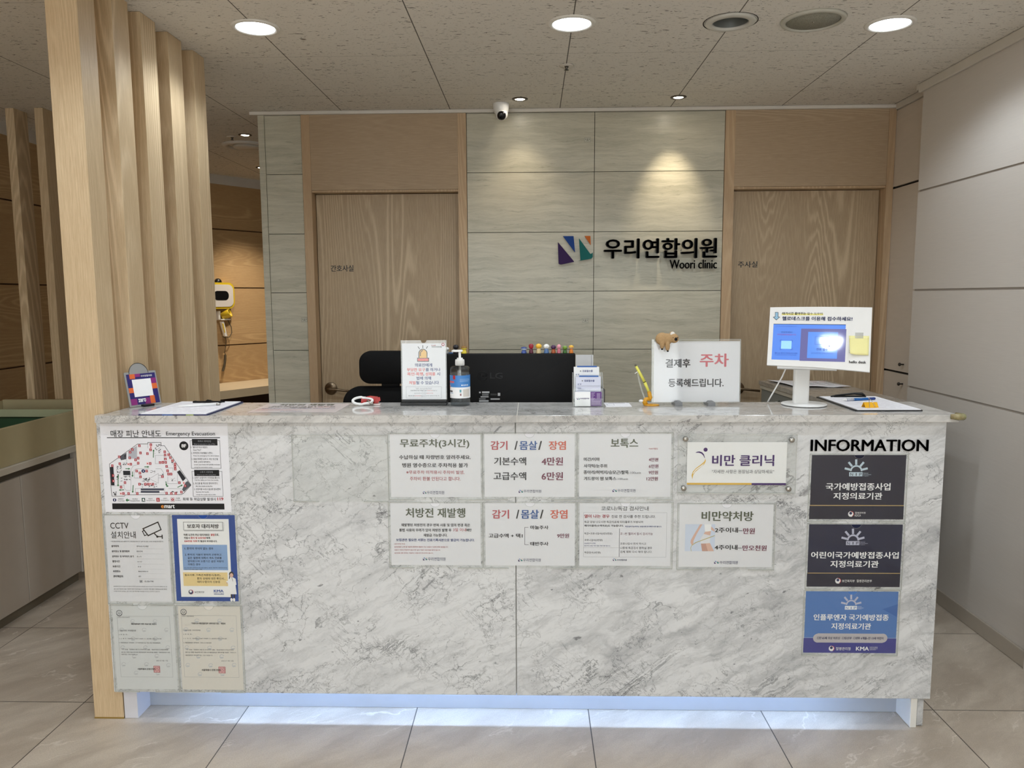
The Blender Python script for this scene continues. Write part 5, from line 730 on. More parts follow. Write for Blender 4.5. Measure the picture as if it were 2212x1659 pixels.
ex, ez, ew, eh = -.452, -.0775, .202, .1595
for pts, c in (([(.0, .79), (.02, .03), (.05, .005), (.1, .0), (.46, .09), (.45, .115)], (58, 30, 88)), ([(.14, 1.0), (.44, 1.0), (.485, .42)], (24, 70, 148)), ([(.595, .92), (.905, .385), (.925, .37), (.95, .38), (.985, .42), (.985, .26), (.95, .2), (.9, .19), (.58, .12), (.57, .11), (.64, .15)], (18, 112, 108)), ([(.75, 1.0), (.915, 1.0), (.925, .68)], (222, 116, 44))):
    mb = MB(); mb.prism([(ex + a * ew, ez + b * eh) for a, b in pts], -.024, -.016, plain('emblem_%d' % c[0], tuple(int(v * .85) for v in c), .6, 0, .2), 'Y'); mb.build('emblem_piece', t)
mb = MB()
for x in (-.12, .0, .12, .25, .37): mb.lathe([(0, .0003), (.003, .0003), (.003, .0175), (0, .0175)], STEEL, 10, Matrix.Translation((x, 0, .0)) @ Matrix.Rotation(PI / 2, 4, 'X'))
for x, z in ((-.43, -.05), (-.37, .06), (-.31, -.03), (-.27, .07)): mb.lathe([(0, .0003), (.003, .0003), (.003, .0158), (0, .0158)], STEEL, 10, Matrix.Translation((x, 0, z)) @ Matrix.Rotation(PI / 2, 4, 'X'))
mb.build('stand_off', t)
for x, z, lab in ((.3145, 2.348, 'small printed sticker high on the stone wall above the emblem'), (.3085, 1.331, 'small printed sticker low on the stone wall above the toys'), (-1.3315, 1.342, 'small printed sticker on the narrow stone strip left of the door')):
    mb = MB(); mb.box(-.0175, .0175, -.0006, -.0002, -.0125, .0125, plain('sticker', (184, 182, 166), .5))
    c = plain('sticker_ink', (126, 122, 112), .6)
    for a, b, u, v in ((-.0175, .0175, .0113, .0125), (-.0175, .0175, -.0125, -.0113), (-.0175, -.0163, -.0125, .0125), (.0163, .0175, -.0125, .0125), (-.002, .002, -.006, .007)): mb.box(a, b, -.0008, -.0006, u, v, c)
    for s in (-1, 1): mb.prism([(s * .010 + .003 * math.cos(a), .003 + .003 * math.sin(a)) for a in (0, 1.05, 2.1, 3.14, 4.19, 5.24)], -.0008, -.0006, c, 'Y'); mb.prism([(s * .003, -.002), (s * .006, -.007), (s * .008, -.007), (s * .004, -.001)], -.0008, -.0006, c, 'Y')
    tag(mb.build('wall_sticker', None, (x, YB, z)), lab, 'sticker', 'wall stickers')

# ------------------------------------------------------------------ things on the counter
Z0 = SLABZ + .0002
PAPER = plain('paper', (240, 239, 243), .6)
# pay-later stand on the left, leaning back
t = thing('code_stand', (-1.392, 2.70, Z0), 'small purple and orange desk stand leaning beside the wooden posts', 'stand', rz=math.radians(58), tilt=0)
T = Matrix.Rotation(math.radians(-13), 4, 'X')
mb = MB(T); mb.prism(rrect(-.060, .0015, .060, .127, .004) , .0, .003, plain('frost_acrylic', (150, 150, 148), .25), 'Y'); mb.build('acrylic_plate', t)
mb = MB(T); dome = [(-.005 + .036 * math.cos(a * PI / 16), .120 + .038 * math.sin(a * PI / 16)) for a in range(17)]; mb.prism(dome, .0002, .0028, plain('frost_acrylic', (150, 150, 148), .25), 'Y')
mb.tube([(x, -.0004, z) for x, z in dome], .0009, BLACK, 6); mb.build('rounded_topper', t)
mb = MB(T @ Matrix.Translation((0, -.0004, .066))); mb.box(-.053, .055, -.0002, .0002, -.058, .053, plain('stand_navy', (34, 24, 104), .4))
for x0, z0, x1, z1, c in ((-.042, .036, -.022, .053, 'o'), (-.022, .042, -.002, .053, 'p'), (.035, .014, .055, .034, 'p'), (.035, -.006, .055, .014, 'o'), (-.053, -.014, -.035, .004, 'o'), (-.053, -.058, -.030, -.036, 'p'), (.0, -.058, .02, -.036, 'p'), (.02, -.058, .038, -.03, 'o')):
    mb.box(x0, x1, -.0006, -.0003, z0, z1, plain('stand_orange', (222, 104, 44), .4) if c == 'o' else plain('stand_plum', (136, 34, 116), .4))
mb.box(-.036, .035, -.0009, -.0006, -.030, .033, ink('w')); text_rect(mb, 'zero', -.026, -.05, .003, -.037, -.0012, ink('w'), .03); text_rect(mb, '우리연합의원', .0, .040, .042, .047, -.0012, ink('w'), .01); mb.build('printed_card', t)
mb = MB(); mb.box(-.018, .022, -.018, .03, .0002, .007, BLACK, .001); mb.build('foot', t)

# clipboard on the left with a pen
def clipboard(loc, w, h, rz, board, label, lines, seed):
    t = thing('clipboard', loc, label, 'clipboard', 'clipboards on the counter', rz)
    mb = MB(); mb.prism(rrect(-w / 2, -h / 2, w / 2, h / 2, .006), 0, .0035, board, 'Z'); mb.build('board', t)
    mb = MB(); mb.box(-w / 2 + .008, w / 2 - .006, -h / 2 + .004, h / 2 - .012, .0036, .0062, PAPER)
    r = random.Random(seed); ln = plain('form_line', (206, 200, 208), .7)
    for i in range(lines):
        y = h / 2 - .05 - i * (h - .07) / lines; x = -w / 2 + .02
        while x < w / 2 - .03:
            L_ = r.uniform(.012, .05); mb.box(x, min(x + L_, w / 2 - .02), y - .0011, y + .0011, .0062, .00625, ln); x += L_ + r.uniform(.004, .014)
    mb.build('form_sheets', t)
    return t
t = clipboard((-1.188, 2.631, Z0), .235, .312, -.01, plain('navy_board', (22, 34, 84), .4), 'navy clipboard with forms lying at the left end of the counter', 22, 5)
mb = MB(); mb.box(-.035, .0, -.1562, -.1556, .0005, .003, plain('tape_blue', (40, 96, 176), .4)); mb.box(.045, .07, -.1562, -.1556, .0008, .003, plain('tape_lime', (186, 206, 110), .4)); mb.build('edge_label', t)
mb = MB(); mb.box(-.05, .055, .10, .125, .0063, .011, BLACKM, .002)
for x, z in ((-.045, .012), (.0, .02), (.012, .014), (.05, .012)): mb.tube([(x - .01, .118, .008), (x, .115, z * .5 + .004), (x + .012, .118, z * .6)], .003, BLACKM, 8)
mb.build('clip', t)
pen = thing('ballpoint_pen', (-1.172, 2.645, Z0 + .0105), 'white ballpoint pen lying on the navy clipboard', 'pen', rz=math.radians(24))
R90 = Matrix.Rotation(PI / 2, 4, 'Y')
mb = MB(); mb.lathe([(0, -.074), (.0012, -.073), (.0028, -.062), (.0042, -.03), (.0042, .054), (0, .054)], WHITE, 16, R90); mb.build('barrel', pen)
mb = MB(); mb.lathe([(.0043, .054), (.0043, .066), (.003, .068), (0, .068)], STEEL, 14, R90); mb.box(.02, .062, -.001, .001, .0042, .006, WHITE); mb.build('clip_end', pen)

# flat notice lying upside down behind a film on the counter
d = PRINTS['reissue']; t = thing('counter_notice', (-.814, 2.645, Z0), 'notice sheet lying flat on the counter under a clear film', 'notice')
mb = MB(Matrix.Translation((0, 0, .0004)) @ Matrix.Rotation(-PI / 2, 4, 'X')); w, h = .304, .208; mb.box(-w / 2, w / 2, -.0001, .0001, -h / 2, h / 2, plain('film_paper', (226, 216, 216), .12)); print_on(mb, d['i'], .98); mb.build('printed_sheet', t)

# white carabiner and red tag
t = thing('carabiner', (-.604, 2.70, Z0 + .0065), 'white carabiner clip with a red tag lying on the counter', 'clip')
mb = MB(); ring = [(.036 * math.cos(a) - .004, .0, .019 + .0135 * math.sin(a) * (1.12 if math.cos(a) < 0 else .9)) for a in [2 * PI * i / 28 for i in range(28)]]
TT = Matrix.Rotation(math.radians(-38), 4, 'X') @ Matrix.Translation((0, 0, -.006))
mb.tube([TT @ Vector(p) for p in ring[:27]], .0047, WHITE, 12, True); mb.build('loop', t)
mb = MB(); mb.tube([TT @ Vector((.012, 0, .017)), TT @ Vector((.032, 0, .007))], .0056, STEEL, 12); mb.ball(TT @ Vector((.031, 0, .008)), .006, STEEL, 12); mb.build('gate', t)
mb = MB(); RED = plain('clear_red', (176, 26, 20), .12)
mb.prism([(-.012, .0), (.05, .0), (.056, .012), (.048, .024), (.02, .027), (-.01, .02)], .012, .022, RED, 'Y'); mb.prism([(.042, .004), (.06, .01), (.058, .024), (.046, .022)], .006, .013, RED, 'Y'); mb.box(.0, .058, .008, .026, -.006, -.001, plain('tag_white', (232, 216, 212), .3), .001); mb.build('red_tag', t)

# upright acrylic sign with the siren drawing
d = PRINTS['abuse']; (cx, cz), (w, h) = d['c'], d['s']
t = thing('table_sign', (cx, 2.72, Z0), 'upright acrylic table sign with a siren drawing on a black base', 'sign')
mb = MB(); mb.box(-.083, .083, -.022, .028, 0, .011, BLACK, .0015); mb.box(-.081, .081, -.006, .012, .011, .02, BLACK, .001); mb.build('base', t)
T = Matrix.Translation((0, .001, 0)) @ Matrix.Rotation(math.radians(-2), 4, 'X')
mb = MB(T @ Matrix.Translation((0, -.0005, cz - Z0))); mb.box(-w / 2, w / 2, -.0001, .0001, -h / 2, h / 2, ink('pw')); print_on(mb, d['i']); mb.build('printed_sheet', t)
mb = MB(T); z1 = cz - Z0 + h / 2 + .011; mb.prism(notch(-.081, .02, .081, z1, .010), -.0042, -.0025, CLEAR, 'Y'); mb.prism(notch(-.081, .02, .081, z1, .010), .0008, .0022, CLEAR, 'Y')
for s in (-1, 1): mb.box(s * .081 - .0008, s * .081 + .0008, -.0045, .0024, .02, z1, CLEARE)
mb.build('acrylic_holder', t)

# pump bottle
t = thing('pump_bottle', (-.2575, 2.712, Z0), 'clear hand sanitiser pump bottle with a blue and white label', 'bottle')
prof = [(.0, .0), (.032, .0), (.0358, .004), (.0358, .128), (.0345, .136), (.028, .1405), (.0145, .1425), (.0145, .146)]
g = G('bottle_plastic'); g.col(lin((236, 240, 240))); BOT = g.set(.05, 0, .5, IOR=1.25, Transmission_Weight=1.0)
mb = MB(); mb.lathe(prof, clear('bottle_clear', (.90, .92, .93), 1.5, .03), 40, cap=False); mb.build('bottle_body', t)
mb = MB(); mb.lathe([(0, .003), (.0335, .003), (.034, .117), (0, .117)], clear('gel_clear', (.70, .74, .78), .4, .02, .10), 36); mb.build('gel', t)
def band(mb, r, z0, z1, a0, a1, m, n=24):
    vs = []; 
    for i in range(n + 1): a = math.radians(a0 + (a1 - a0) * i / n); vs += [(r * math.sin(a), -r * math.cos(a), z0), (r * math.sin(a), -r * math.cos(a), z1)]
    mb.add(vs, [(2 * i, 2 * i + 2, 2 * i + 3, 2 * i + 1) for i in range(n)], m, True)
mb = MB(); band(mb, .0362, .029, .068, -92, 150, ink('w')); band(mb, .0362, .068, .110, -92, 150, plain('label_blue', (66, 132, 202), .4))
for a0, a1, z0, z1, c in ((-38, -22, .096, .110, (176, 40, 46)), (4, 66, .096, .097, (170, 200, 230)), (4, 70, .092, .093, (170, 200, 230)), (4, 60, .088, .089, (170, 200, 230)), (-80, -30, .083, .090, (206, 96, 110)), (12, 20, .073, .078, (220, 232, 246)), (24, 31, .073, .078, (220, 232, 246)), (35, 42, .073, .078, (220, 232, 246)), (46, 54, .073, .078, (220, 232, 246)), (-75, -42, .050, .056, (70, 70, 74)), (-75, -38, .046, .0475, (60, 130, 180)), (2, 12, .05, .06, (110, 170, 180)), (4, 12, .038, .046, (150, 110, 110)), (22, 64, .034, .061, (214, 208, 200)), (-70, -60, .033, .036, (60, 60, 60))):
    band(mb, .0365, z0, z1, a0, a1, plain('label_%d_%d' % (c[0], c[1]), c, .5), 6)
P = [(.0368 * math.sin(math.radians(-70 + 7 * math.cos(i * PI / 8))), -.0368 * math.cos(math.radians(-70 + 7 * math.cos(i * PI / 8))), .069 + .007 * math.sin(i * PI / 8)) for i in range(16)]
mb.add(P, [tuple(range(16))], ink('pk')); band(mb, .037, .0675, .0705, -74, -66, ink('rd'), 3); band(mb, .037, .065, .073, -71.2, -68.8, ink('rd'), 2); mb.build('label', t)
mb = MB(); mb.lathe([(.0158, .143), (.0162, .162), (.0155, .1645), (.0105, .165), (.0105, .170), (.0045, .1705), (.0045, .192), (0, .192)], WHITE, 30)
for k in range(24): a = k * PI / 12; mb.box(-.0005, .0005, .0158, .0166, .145, .161, WHITE, M=Matrix.Rotation(a, 4, 'Z'))
mb.build('pump_collar', t)
mb = MB(); mb.prism(rrect(-.022, .1915, .0105, .1985, .003), -.006, .006, WHITE, 'Y'); mb.tube([(-.018, 0, .1955), (-.024, 0, .1945), (-.028, 0, .1915)], [.0045, .004, .0035], WHITE, 10); mb.build('pump_head', t)
mb = MB(); mb.tube([(0, 0, .012), (0, 0, .143)], .004, clear('dip_tube', (.8, .82, .84), .6, .1, .3), 10); mb.build('dip_tube', t)

# acrylic holder with forms and name cards
t = thing('card_holder', (.1965, 2.69, Z0), 'clear tiered acrylic holder for forms and name cards', 'holder')
mb = MB(); mb.box(-.052, .052, -.03, .05, 0, .002, CLEAR)
for y, z in ((-.03, .03), (-.005, .062), (.045, .115)): mb.box(-.052, .052, y, y + .0018, .002, z, CLEAR)
for s in (-1, 1): mb.prism([(-.03, .002), (.046, .002), (.046, .115), (.02, .115), (-.005, .062), (-.03, .035)], s * .0525 - .0008, s * .0525 + .0008, CLEARE, 'X')
mb.build('acrylic_tiers', t)
def form(name, loc, w, h, label, rz, tone):
    f = thing(name, loc, label, 'form pad', 'form pads in the card holder', rz)
    T = Matrix.Rotation(math.radians(-7), 4, 'X')
    mb = MB(T); mb.box(-w / 2, w / 2, -.001, .006, 0, h, tone); b = plain('form_blue', (64, 104, 170), .5)
    mb.box(-w / 2 + .012, w / 2 - .008, -.0014, .0062, h - .002, h + .0035, b); mb.build('pad', f)
    mb = MB(T @ Matrix.Translation((0, -.0015, 0)))
    text_rect(mb, '진료접수증', -.014, h - .019, .022, h - .0115, -.0002, ink('nb'), .02); mb.prism([(-.021 + .0025 * math.cos(a * PI / 4), h - .0155 + .0025 * math.sin(a * PI / 4)) for a in range(8)], -.0002, 0, ink('g3'), 'Y')
    z = h - .030; 
    for i, s in enumerate(('성 명', '주민번호', '주 소', '연락처', '방 문', '보험구분')):
        if z - .004 < 0: break
        text_rect(mb, s, -w / 2 + .006, z, -w / 2 + .019, z + .005, -.0002, ink('nb'), .01); mb.box(-w / 2 + .006, w / 2 - .004, -.0003, 0, z - .004, z - .0033, ink('g3')); z -= .0145
    mb.build('form_print', f)
form('form_pad', (.193, 2.7075, Z0 + .024), .090, .113, 'white form pad with a blue top edge, at the back of the card holder', 0, plain('form_white', (236, 238, 238), .6))
form('form_pad', (.198, 2.6905, Z0 + .004), .088, .1, 'bluish form pad with a blue top edge, in front inside the card holder', -.03, plain('form_bluish', (212, 216, 232), .6))
cards = thing('name_cards', (.196, 2.666, Z0 + .0025), 'stack of white and purple name cards at the front of the holder', 'card')
T = Matrix.Rotation(math.radians(-5), 4, 'X')
mb = MB(T); mb.box(-.047, .008, 0, .011, 0, .05, ink('w')); mb.box(.0081, .047, 0, .011, 0, .05, plain('card_purple', (92, 44, 122), .5)); mb.build('card_stack', cards)
mb = MB(T @ Matrix.Translation((0, -.0003, 0))); text_rect(mb, '우리연합의원', -.028, .024, .003, .029, -.0002, ink('pu'), .03)
mb.prism([(-.040, .030), (-.0395, .023), (-.034, .0225)], -.0003, 0, ink('pu'), 'Y'); mb.prism([(-.034, .03), (-.033, .0225), (-.029, .024)], -.0003, 0, ink('te'), 'Y')
for i, (a, b) in enumerate(((.011, .024), (.011, .02), (.011, .023), (.011, .019), (.011, .018), (.011, .024), (.011, .02), (.011, .044), (.011, .043), (.011, .042), (.011, .044))): mb.box(a, b, -.0003, 0, .0455 - i * .004, .0468 - i * .004, plain('card_ink', (196, 176, 210), .5))
for i in range(6): mb.box(.03, .042, -.0003, 0, .0435 - i * .0032, .0447 - i * .0032, plain('card_ink', (196, 176, 210), .5))
mb.build('card_print', cards)
t = tag(MB().box(-.045, .045, -.045, .045, 0, .0015, PAPER).box(-.045, .045, .032, .0345, .0015, .0017, ink('g3')).box(-.03, .03, .036, .04, .0015, .0017, ink('g2')).box(-.038, -.012, -.02, .02, .0015, .0016, ink('gr')).box(-.036, -.014, -.018, .018, .0016, .0017, PAPER).box(-.006, .036, -.01, -.0085, .0015, .0017, ink('gr')).build('paper_slip', None, (.304, 2.712, Z0)), 'small white paper slip lying beside the card holder', 'paper')

# pen on a yellow stand with a coiled cord
t = thing('pen_stand', (.408, 2.70, Z0), 'yellow pen stand tied to a yellow pen by a clear coiled cord', 'pen stand')
YEL = plain('stand_yellow', (216, 156, 36), .35); YL = plain('pen_yellow', (226, 220, 96), .35)
mb = MB(); mb.lathe([(0, 0), (.021, 0), (.022, .0025), (.02, .004), (.010, .005), (0, .005)], YEL, 32, Matrix.Translation((.014, 0, 0)) @ Matrix.Scale(1.3, 4, (1, 0, 0)))
mb.tube([(-.006, .0, .004), (-.01, 0, .012), (-.006, 0, .022), (.006, 0, .024)], [.009, .009, .008, .006], YEL, 12); mb.build('base', t)
mb = MB(); mb.tube([(.006, .0, .018), (.010, 0, .027), (.006, 0, .044), (.003, 0, .05)], [.005, .0075, .007, .0055], YEL, 14); mb.build('pen_socket', t)
mb = MB(); mb.tube([(.005, .0, .047), (-.011, 0, .083)], [.0048, .0052], YL, 14); mb.tube([(-.0115, 0, .084), (-.042, 0, .140)], [.0052, .0046], YL, 14); mb.build('pen', t)
mb = MB(); mb.tube([(-.0108, 0, .0825), (-.0118, 0, .0845)], .0054, BLACKM, 14); mb.tube([(-.0418, 0, .1395), (-.045, 0, .1455)], [.0042, .0036], plain('pen_cap', (96, 92, 80), .4), 12)
mb.tube([(-.031, 0, .12), (-.036, 0, .1195), (-.046, 0, .1135)], .0016, WHITE, 8); mb.build('pen_cap', t)
mb = MB(); coil = []
for i in range(420):
    k = i / 419; x = -.034 + .028 * k ** 1.5; z = .116 - .1 * k; a = i * .62
    coil.append((x + .0026 * math.cos(a), .0026 * math.sin(a), z))
mb.tube(coil, .0007, plain('cord_clear', (206, 206, 196), .3), 5); mb.ball((-.022, 0, .0155), (.009, .006, .0055), WHITE, 14); mb.build('coiled_cord', t)

# big acrylic sign on two grey feet
d = PRINTS['pay']; (cx, cz), (w, h) = d['c'], d['s']
t = thing('table_sign', (.5815, 2.72, Z0), 'large white acrylic table sign with a pink word, on two grey feet', 'sign')
T = Matrix.Rotation(math.radians(-3), 4, 'X') @ Matrix.Translation((0, -.002, 0))
mb = MB(T @ Matrix.Translation((cx - .5815, 0, cz - Z0))); mb.box(-w / 2, w / 2, -.0001, .0001, -h / 2, h / 2, ink('pw')); print_on(mb, d['i']); mb.build('printed_sheet', t)
mb = MB(T)
for y0, y1 in ((-.0036, -.002), (.0006, .002)): mb.box(-.1575, .1565, y0, y1, .008, .232, CLEAR)
for x in (-.1575, .1552): mb.box(x, x + .0015, -.0038, .0022, .008, .232, CLEARE)
mb.box(-.1575, .1567, -.0038, .0022, .2312, .2325, CLEARE); mb.box(-.15, .15, -.004, .002, .2255, .2262, CLEARE); mb.box(-.1575, .1567, -.0038, .0022, .0075, .0085, CLEARE); mb.build('acrylic_holder', t)
for x in (-.067, .048):
    mb = MB(); X = lambda q: [(a + x, b) for a, b in q]; mb.prism(X([(-.013, 0), (.013, 0), (.0125, .012), (.009, .0155), (-.006, .0155), (-.012, .010)]), -.042, -.0045, GREYP, 'Y'); mb.prism(X([(-.013, 0), (.013, 0), (.0125, .006), (-.012, .006)]), -.0045, .03, GREYP, 'Y'); mb.build('foot', t)

# koala clip on the sign's top corner
t = thing('toy_koala', (.472, 2.717, 1.318), 'small brown plush koala clinging to the top of the big white sign', 'toy')
g = G('plush'); n = g.noise(g.obj(), 420, 4, .7); n2 = g.noise(g.obj(), 130, 3)
g.col(g.mix(n, lin((160, 126, 84)), lin((216, 182, 138)))); g.bump(g.math('ADD', n, n2), .8, .003); FUR = g.set(.95, 0, .05)
mb = MB()
for c, r in (((-.014, -.004, .002), (.0235, .020, .0225)), ((.002, -.006, .001), (.019, .018, .021)), ((.027, -.010, .004), (.0165, .016, .0165)), ((-.016, -.018, -.018), (.008, .008, .016)), ((.003, -.019, -.022), (.0085, .008, .018)), ((-.012, .012, -.012), (.008, .008, .014)), ((.004, .012, -.012), (.008, .008, .014)), ((.020, -.004, .019), (.0095, .005, .0095)), ((.026, .008, .017), (.009, .006, .009))): mb.ball(c, r, FUR, 20)
b = mb.build('body', t)
rm = b.modifiers.new('remesh', 'REMESH'); rm.mode = 'VOXEL'; rm.voxel_size = .0016; rm.use_smooth_shade = True
sm = b.modifiers.new('smooth', 'SMOOTH'); sm.iterations = 4
mb = MB(); mb.ball((.0305, -.0265, .002), (.0055, .0035, .0062), BLACKM, 16); mb.build('nose', t)
mb = MB(); mb.ball((.0215, -.0095, .0195), (.0082, .0032, .0078), plain('ear_white', (232, 228, 220), .8), 16); mb.build('inner_ear', t)
mb = MB(); 
for x, z in ((.021, .0075), (.037, .008)): mb.ball((x, -.024, z), .0016, BLACK, 10)
mb.build('eyes', t)
for x, y, z in ((-.017, -.024, -.033), (.003, -.025, -.040)):
    mb = MB(); mb.ball((x, y, z), (.004, .003, .0028), BLACKM, 12); mb.build('claw', t)

# reception kiosk
t = thing('check_in_kiosk', (.96, 2.708, Z0), 'white check-in kiosk with a blue screen on a round foot', 'kiosk')
mb = MB(); mb.lathe([(0, 0), (.0745, 0), (.0745, .0015), (.077, .002), (.077, .0045), (.0755, .006), (0, .0062)], WHITE, 64); mb.lathe([(.0747, .0003), (.0755, .0003), (.0755, .0018), (.0747, .0018)], DARK, 48, cap=False); mb.build('round_foot', t)
mb = MB(); mb.prism(rrect(-.0275, -.011, .0275, .011, .008), .0062, .16, WHITE, 'Z', Matrix.Translation((-.008, .012, 0))); mb.build('stem', t)
KM = Matrix.Translation((.014, -.075, .2425)) @ Matrix.Rotation(math.radians(-22.2), 4, 'Z') @ Matrix.Rotation(math.radians(-16), 4, 'X')
KW, KH = .324, .210
def kz(x): return -.0045 * max(0, (x / KW + .1)) ** 1.5 * 2
top = [(-KW / 2 + KW * i / 16) for i in range(17)]
mb = MB(KM); mb.prism([(x, -KH / 2 + .004 + kz(x) * 3.2 - .0025 * math.sin((x / KW + .5) * PI)) for x in top] + [(x, KH / 2 + .002 * math.sin((x / KW + .5) * PI)) for x in reversed(top)], -.001, .012, WHITE, 'Y'); print_on(mb, PRINTS['kiosk']['i'], KW / .3333, Matrix.Translation((0, -.0012, 0))); panel = mb.build('front_plate', t)
ds = PRINTS['screen']; k = KW / .3333; sx, sz = (ds['c'][0] - PRINTS['kiosk']['c'][0]) * k, (ds['c'][1] - PRINTS['kiosk']['c'][1]) * k; sw, sh = ds['s'][0] * k, ds['s'][1] * k
g = G('screen_blue'); cc = lin(SCREEN['sb']); g.col((.02, .02, .03)); g.b.inputs['Emission Color'].default_value = (*cc, 1); g.b.inputs['Emission Strength'].default_value = .37; g.set(.05, 0, .5); MATS['screen_sb'] = g.m
g = G('screen_glass_plum'); g.col((.02, .02, .03)); g.b.inputs['Emission Color'].default_value = (*lin(SCREEN['sp']), 1); g.b.inputs['Emission Strength'].default_value = .37; g.set(.05, 0, .5); MATS['screen_sp'] = g.m
g = G('screen_glass_card'); g.col((.02, .02, .03)); g.b.inputs['Emission Color'].default_value = (*lin(SCREEN['sb2']), 1); g.b.inputs['Emission Strength'].default_value = .37; g.set(.05, 0, .5); MATS['screen_sb2'] = g.m
mb = MB(KM @ Matrix.Translation((sx, -.0013, sz))); mb.box(-sw / 2, sw / 2, -.0001, .0001, -sh / 2, sh / 2, ink('sb', True)); mb.box(-sw / 2, sw / 2, -.0012, .0001, sh / 2, sh / 2 + .0015, BLACK); print_on(mb, ds['i'], k, screen=True); mb.build('screen', t)
mb = MB(KM); mb.box(-.128, .062, .002, .018, -KH / 2 - .006, -KH / 2 + .03, plain('bracket_grey', (206, 206, 204), .4), .001); mb.box(-.10, .03, .0121, .05, -.05, .05, WHITE, .004); mb.build('rear_bracket', t)
mb = MB(); mb.tube([(-.06, .0, .150), (-.072, .02, .10), (-.10, .045, .03), (-.112, .05, .004)], .0026, WHITE, 8); mb.build('power_cord', t)
nt = thing('sticky_note', KM.translation + Vector((.96, 2.708, Z0)) + (KM.to_3x3() @ Vector((.1255, -.0016, -.026))), 'pale yellow sticky note taped on the white kiosk plate', 'note')
nt.matrix_world = Matrix.Translation(nt.location) @ KM.to_3x3().to_4x4()
vs = [(-.031 + .062 * i / 8 + (.006 * (1 - j / 8) * (1 - i / 8) ** 2 if True else 0), -.0005 - .010 * (1 - j / 8) ** 2 * (1 - i / 8) ** 1.5 - .003 * (1 - j / 8) ** 2, -.033 + .066 * j / 8) for j in range(9) for i in range(9)]
vs = [(x, y, z + (.012 * max(0, .3 - (x + .031) / .062) if z < -.015 else 0)) for x, y, z in vs]
mb = MB(); mb.add(vs, [(j * 9 + i, j * 9 + i + 1, j * 9 + i + 10, j * 9 + i + 9) for j in range(8) for i in range(8)], plain('note_yellow', (240, 234, 166), .7), True); n = mb.build('note_sheet', nt); so = n.modifiers.new('solid', 'SOLIDIFY'); so.thickness = .0003
mb = MB(); mb.box(-.012, .013, -.0009, -.0007, .024, .044, clear('tape', (.9, .9, .88), 1.0, .15, .25)); mb.build('tape', nt)

# clipboard on the right with pen and binder clip
t = clipboard((1.187, 2.73, Z0), .224, .352, .006, plain('black_board', (16, 16, 20), .4), 'black clipboard with forms lying at the right end of the counter', 24, 9)
mb = MB(); mb.box(-.06, .06, .135, .16, .0063, .010, BLACKM, .002); mb.tube([(-.068, .14, .008), (-.05, .15, .011), (.02, .152, .018), (.05, .15, .017), (.06, .145, .01)], [.004, .003, .004, .0055, .003], BLACK, 10); mb.build('clip', t)
pen = thing('ballpoint_pen', (1.185, 2.775, Z0 + .0112), 'blue ballpoint pen with a white striped grip on the black clipboard', 'pen', rz=math.radians(17))
BL = plain('pen_blue', (24, 98, 170), .2); DB = plain('pen_dark_blue', (16, 52, 124), .25)
mb = MB(); mb.lathe([(.0048, -.03), (.0048, .032), (.0046, .034), (0, .034)], BL, 18, R90); mb.lathe([(.0047, .0342), (.0048, .06), (.004, .063), (0, .063)], DB, 18, R90); mb.build('barrel', pen)
mb = MB(); mb.lathe([(0, -.082), (.0012, -.081), (.0026, -.072), (.0046, -.062), (.0052, -.05), (.0052, -.03), (0, -.03)], WHITE, 18, R90)
for i in range(5): mb.lathe([(.0053, -.059 + i * .006), (.0054, -.058 + i * .006), (.0053, -.057 + i * .006)], DB, 18, R90, cap=False)
mb.build('grip', pen)
t = thing('binder_clip', (1.146, 2.605, Z0 + .0064), 'yellow binder clip standing on the black clipboard', 'clip', rz=.12)
YC = plain('clip_yellow', (236, 176, 30), .3)
mb = MB(); mb.prism([(-.013, .0), (-.012, .0), (-.001, .0155), (.001, .0155), (.012, 0), (.013, 0), (.0018, .0172), (-.0018, .0172)], -.0235, .0235, YC, 'X')
for x in (-.0115, .0115): mb.box(x - .004, x + .004, -.0142, -.0122, -.0006, .002, YC)
mb.build('clip_body', t)
mb = MB(); mb.tube([(-.009, -.0135, .0012), (-.006, -.006, .013), (-.002, .004, .024), (.002, .016, .031), (.006, .006, .024), (.009, -.006, .012), (.0115, -.0135, .0012)], .0008, STEEL, 8); mb.build('wire_handle', t)

# silicone guard on the counter's corner
t = thing('corner_guard', (1.376, 2.476, SLABZ - .008), 'yellowed clear silicone guard on the front right corner of the counter', 'guard')
g = G('aged_silicone'); nn = g.noise(g.obj(), 90, 4); g.col(g.mix(nn, lin((118, 106, 66)), lin((206, 196, 150)))); SIL = g.set(.25, 0, .5, Transmission_Weight=.25, Subsurface_Weight=.2)
mb = MB(); mb.tube([(-.03, -.005, .003), (-.008, -.009, .003), (.006, -.007, .003), (.010, .008, .002), (.009, .035, .003)], [.008, .011, .0115, .0105, .008], SIL, 16); mb.ball((.004, -.004, .004), (.012, .012, .009), SIL, 16); mb.build('guard_body', t)
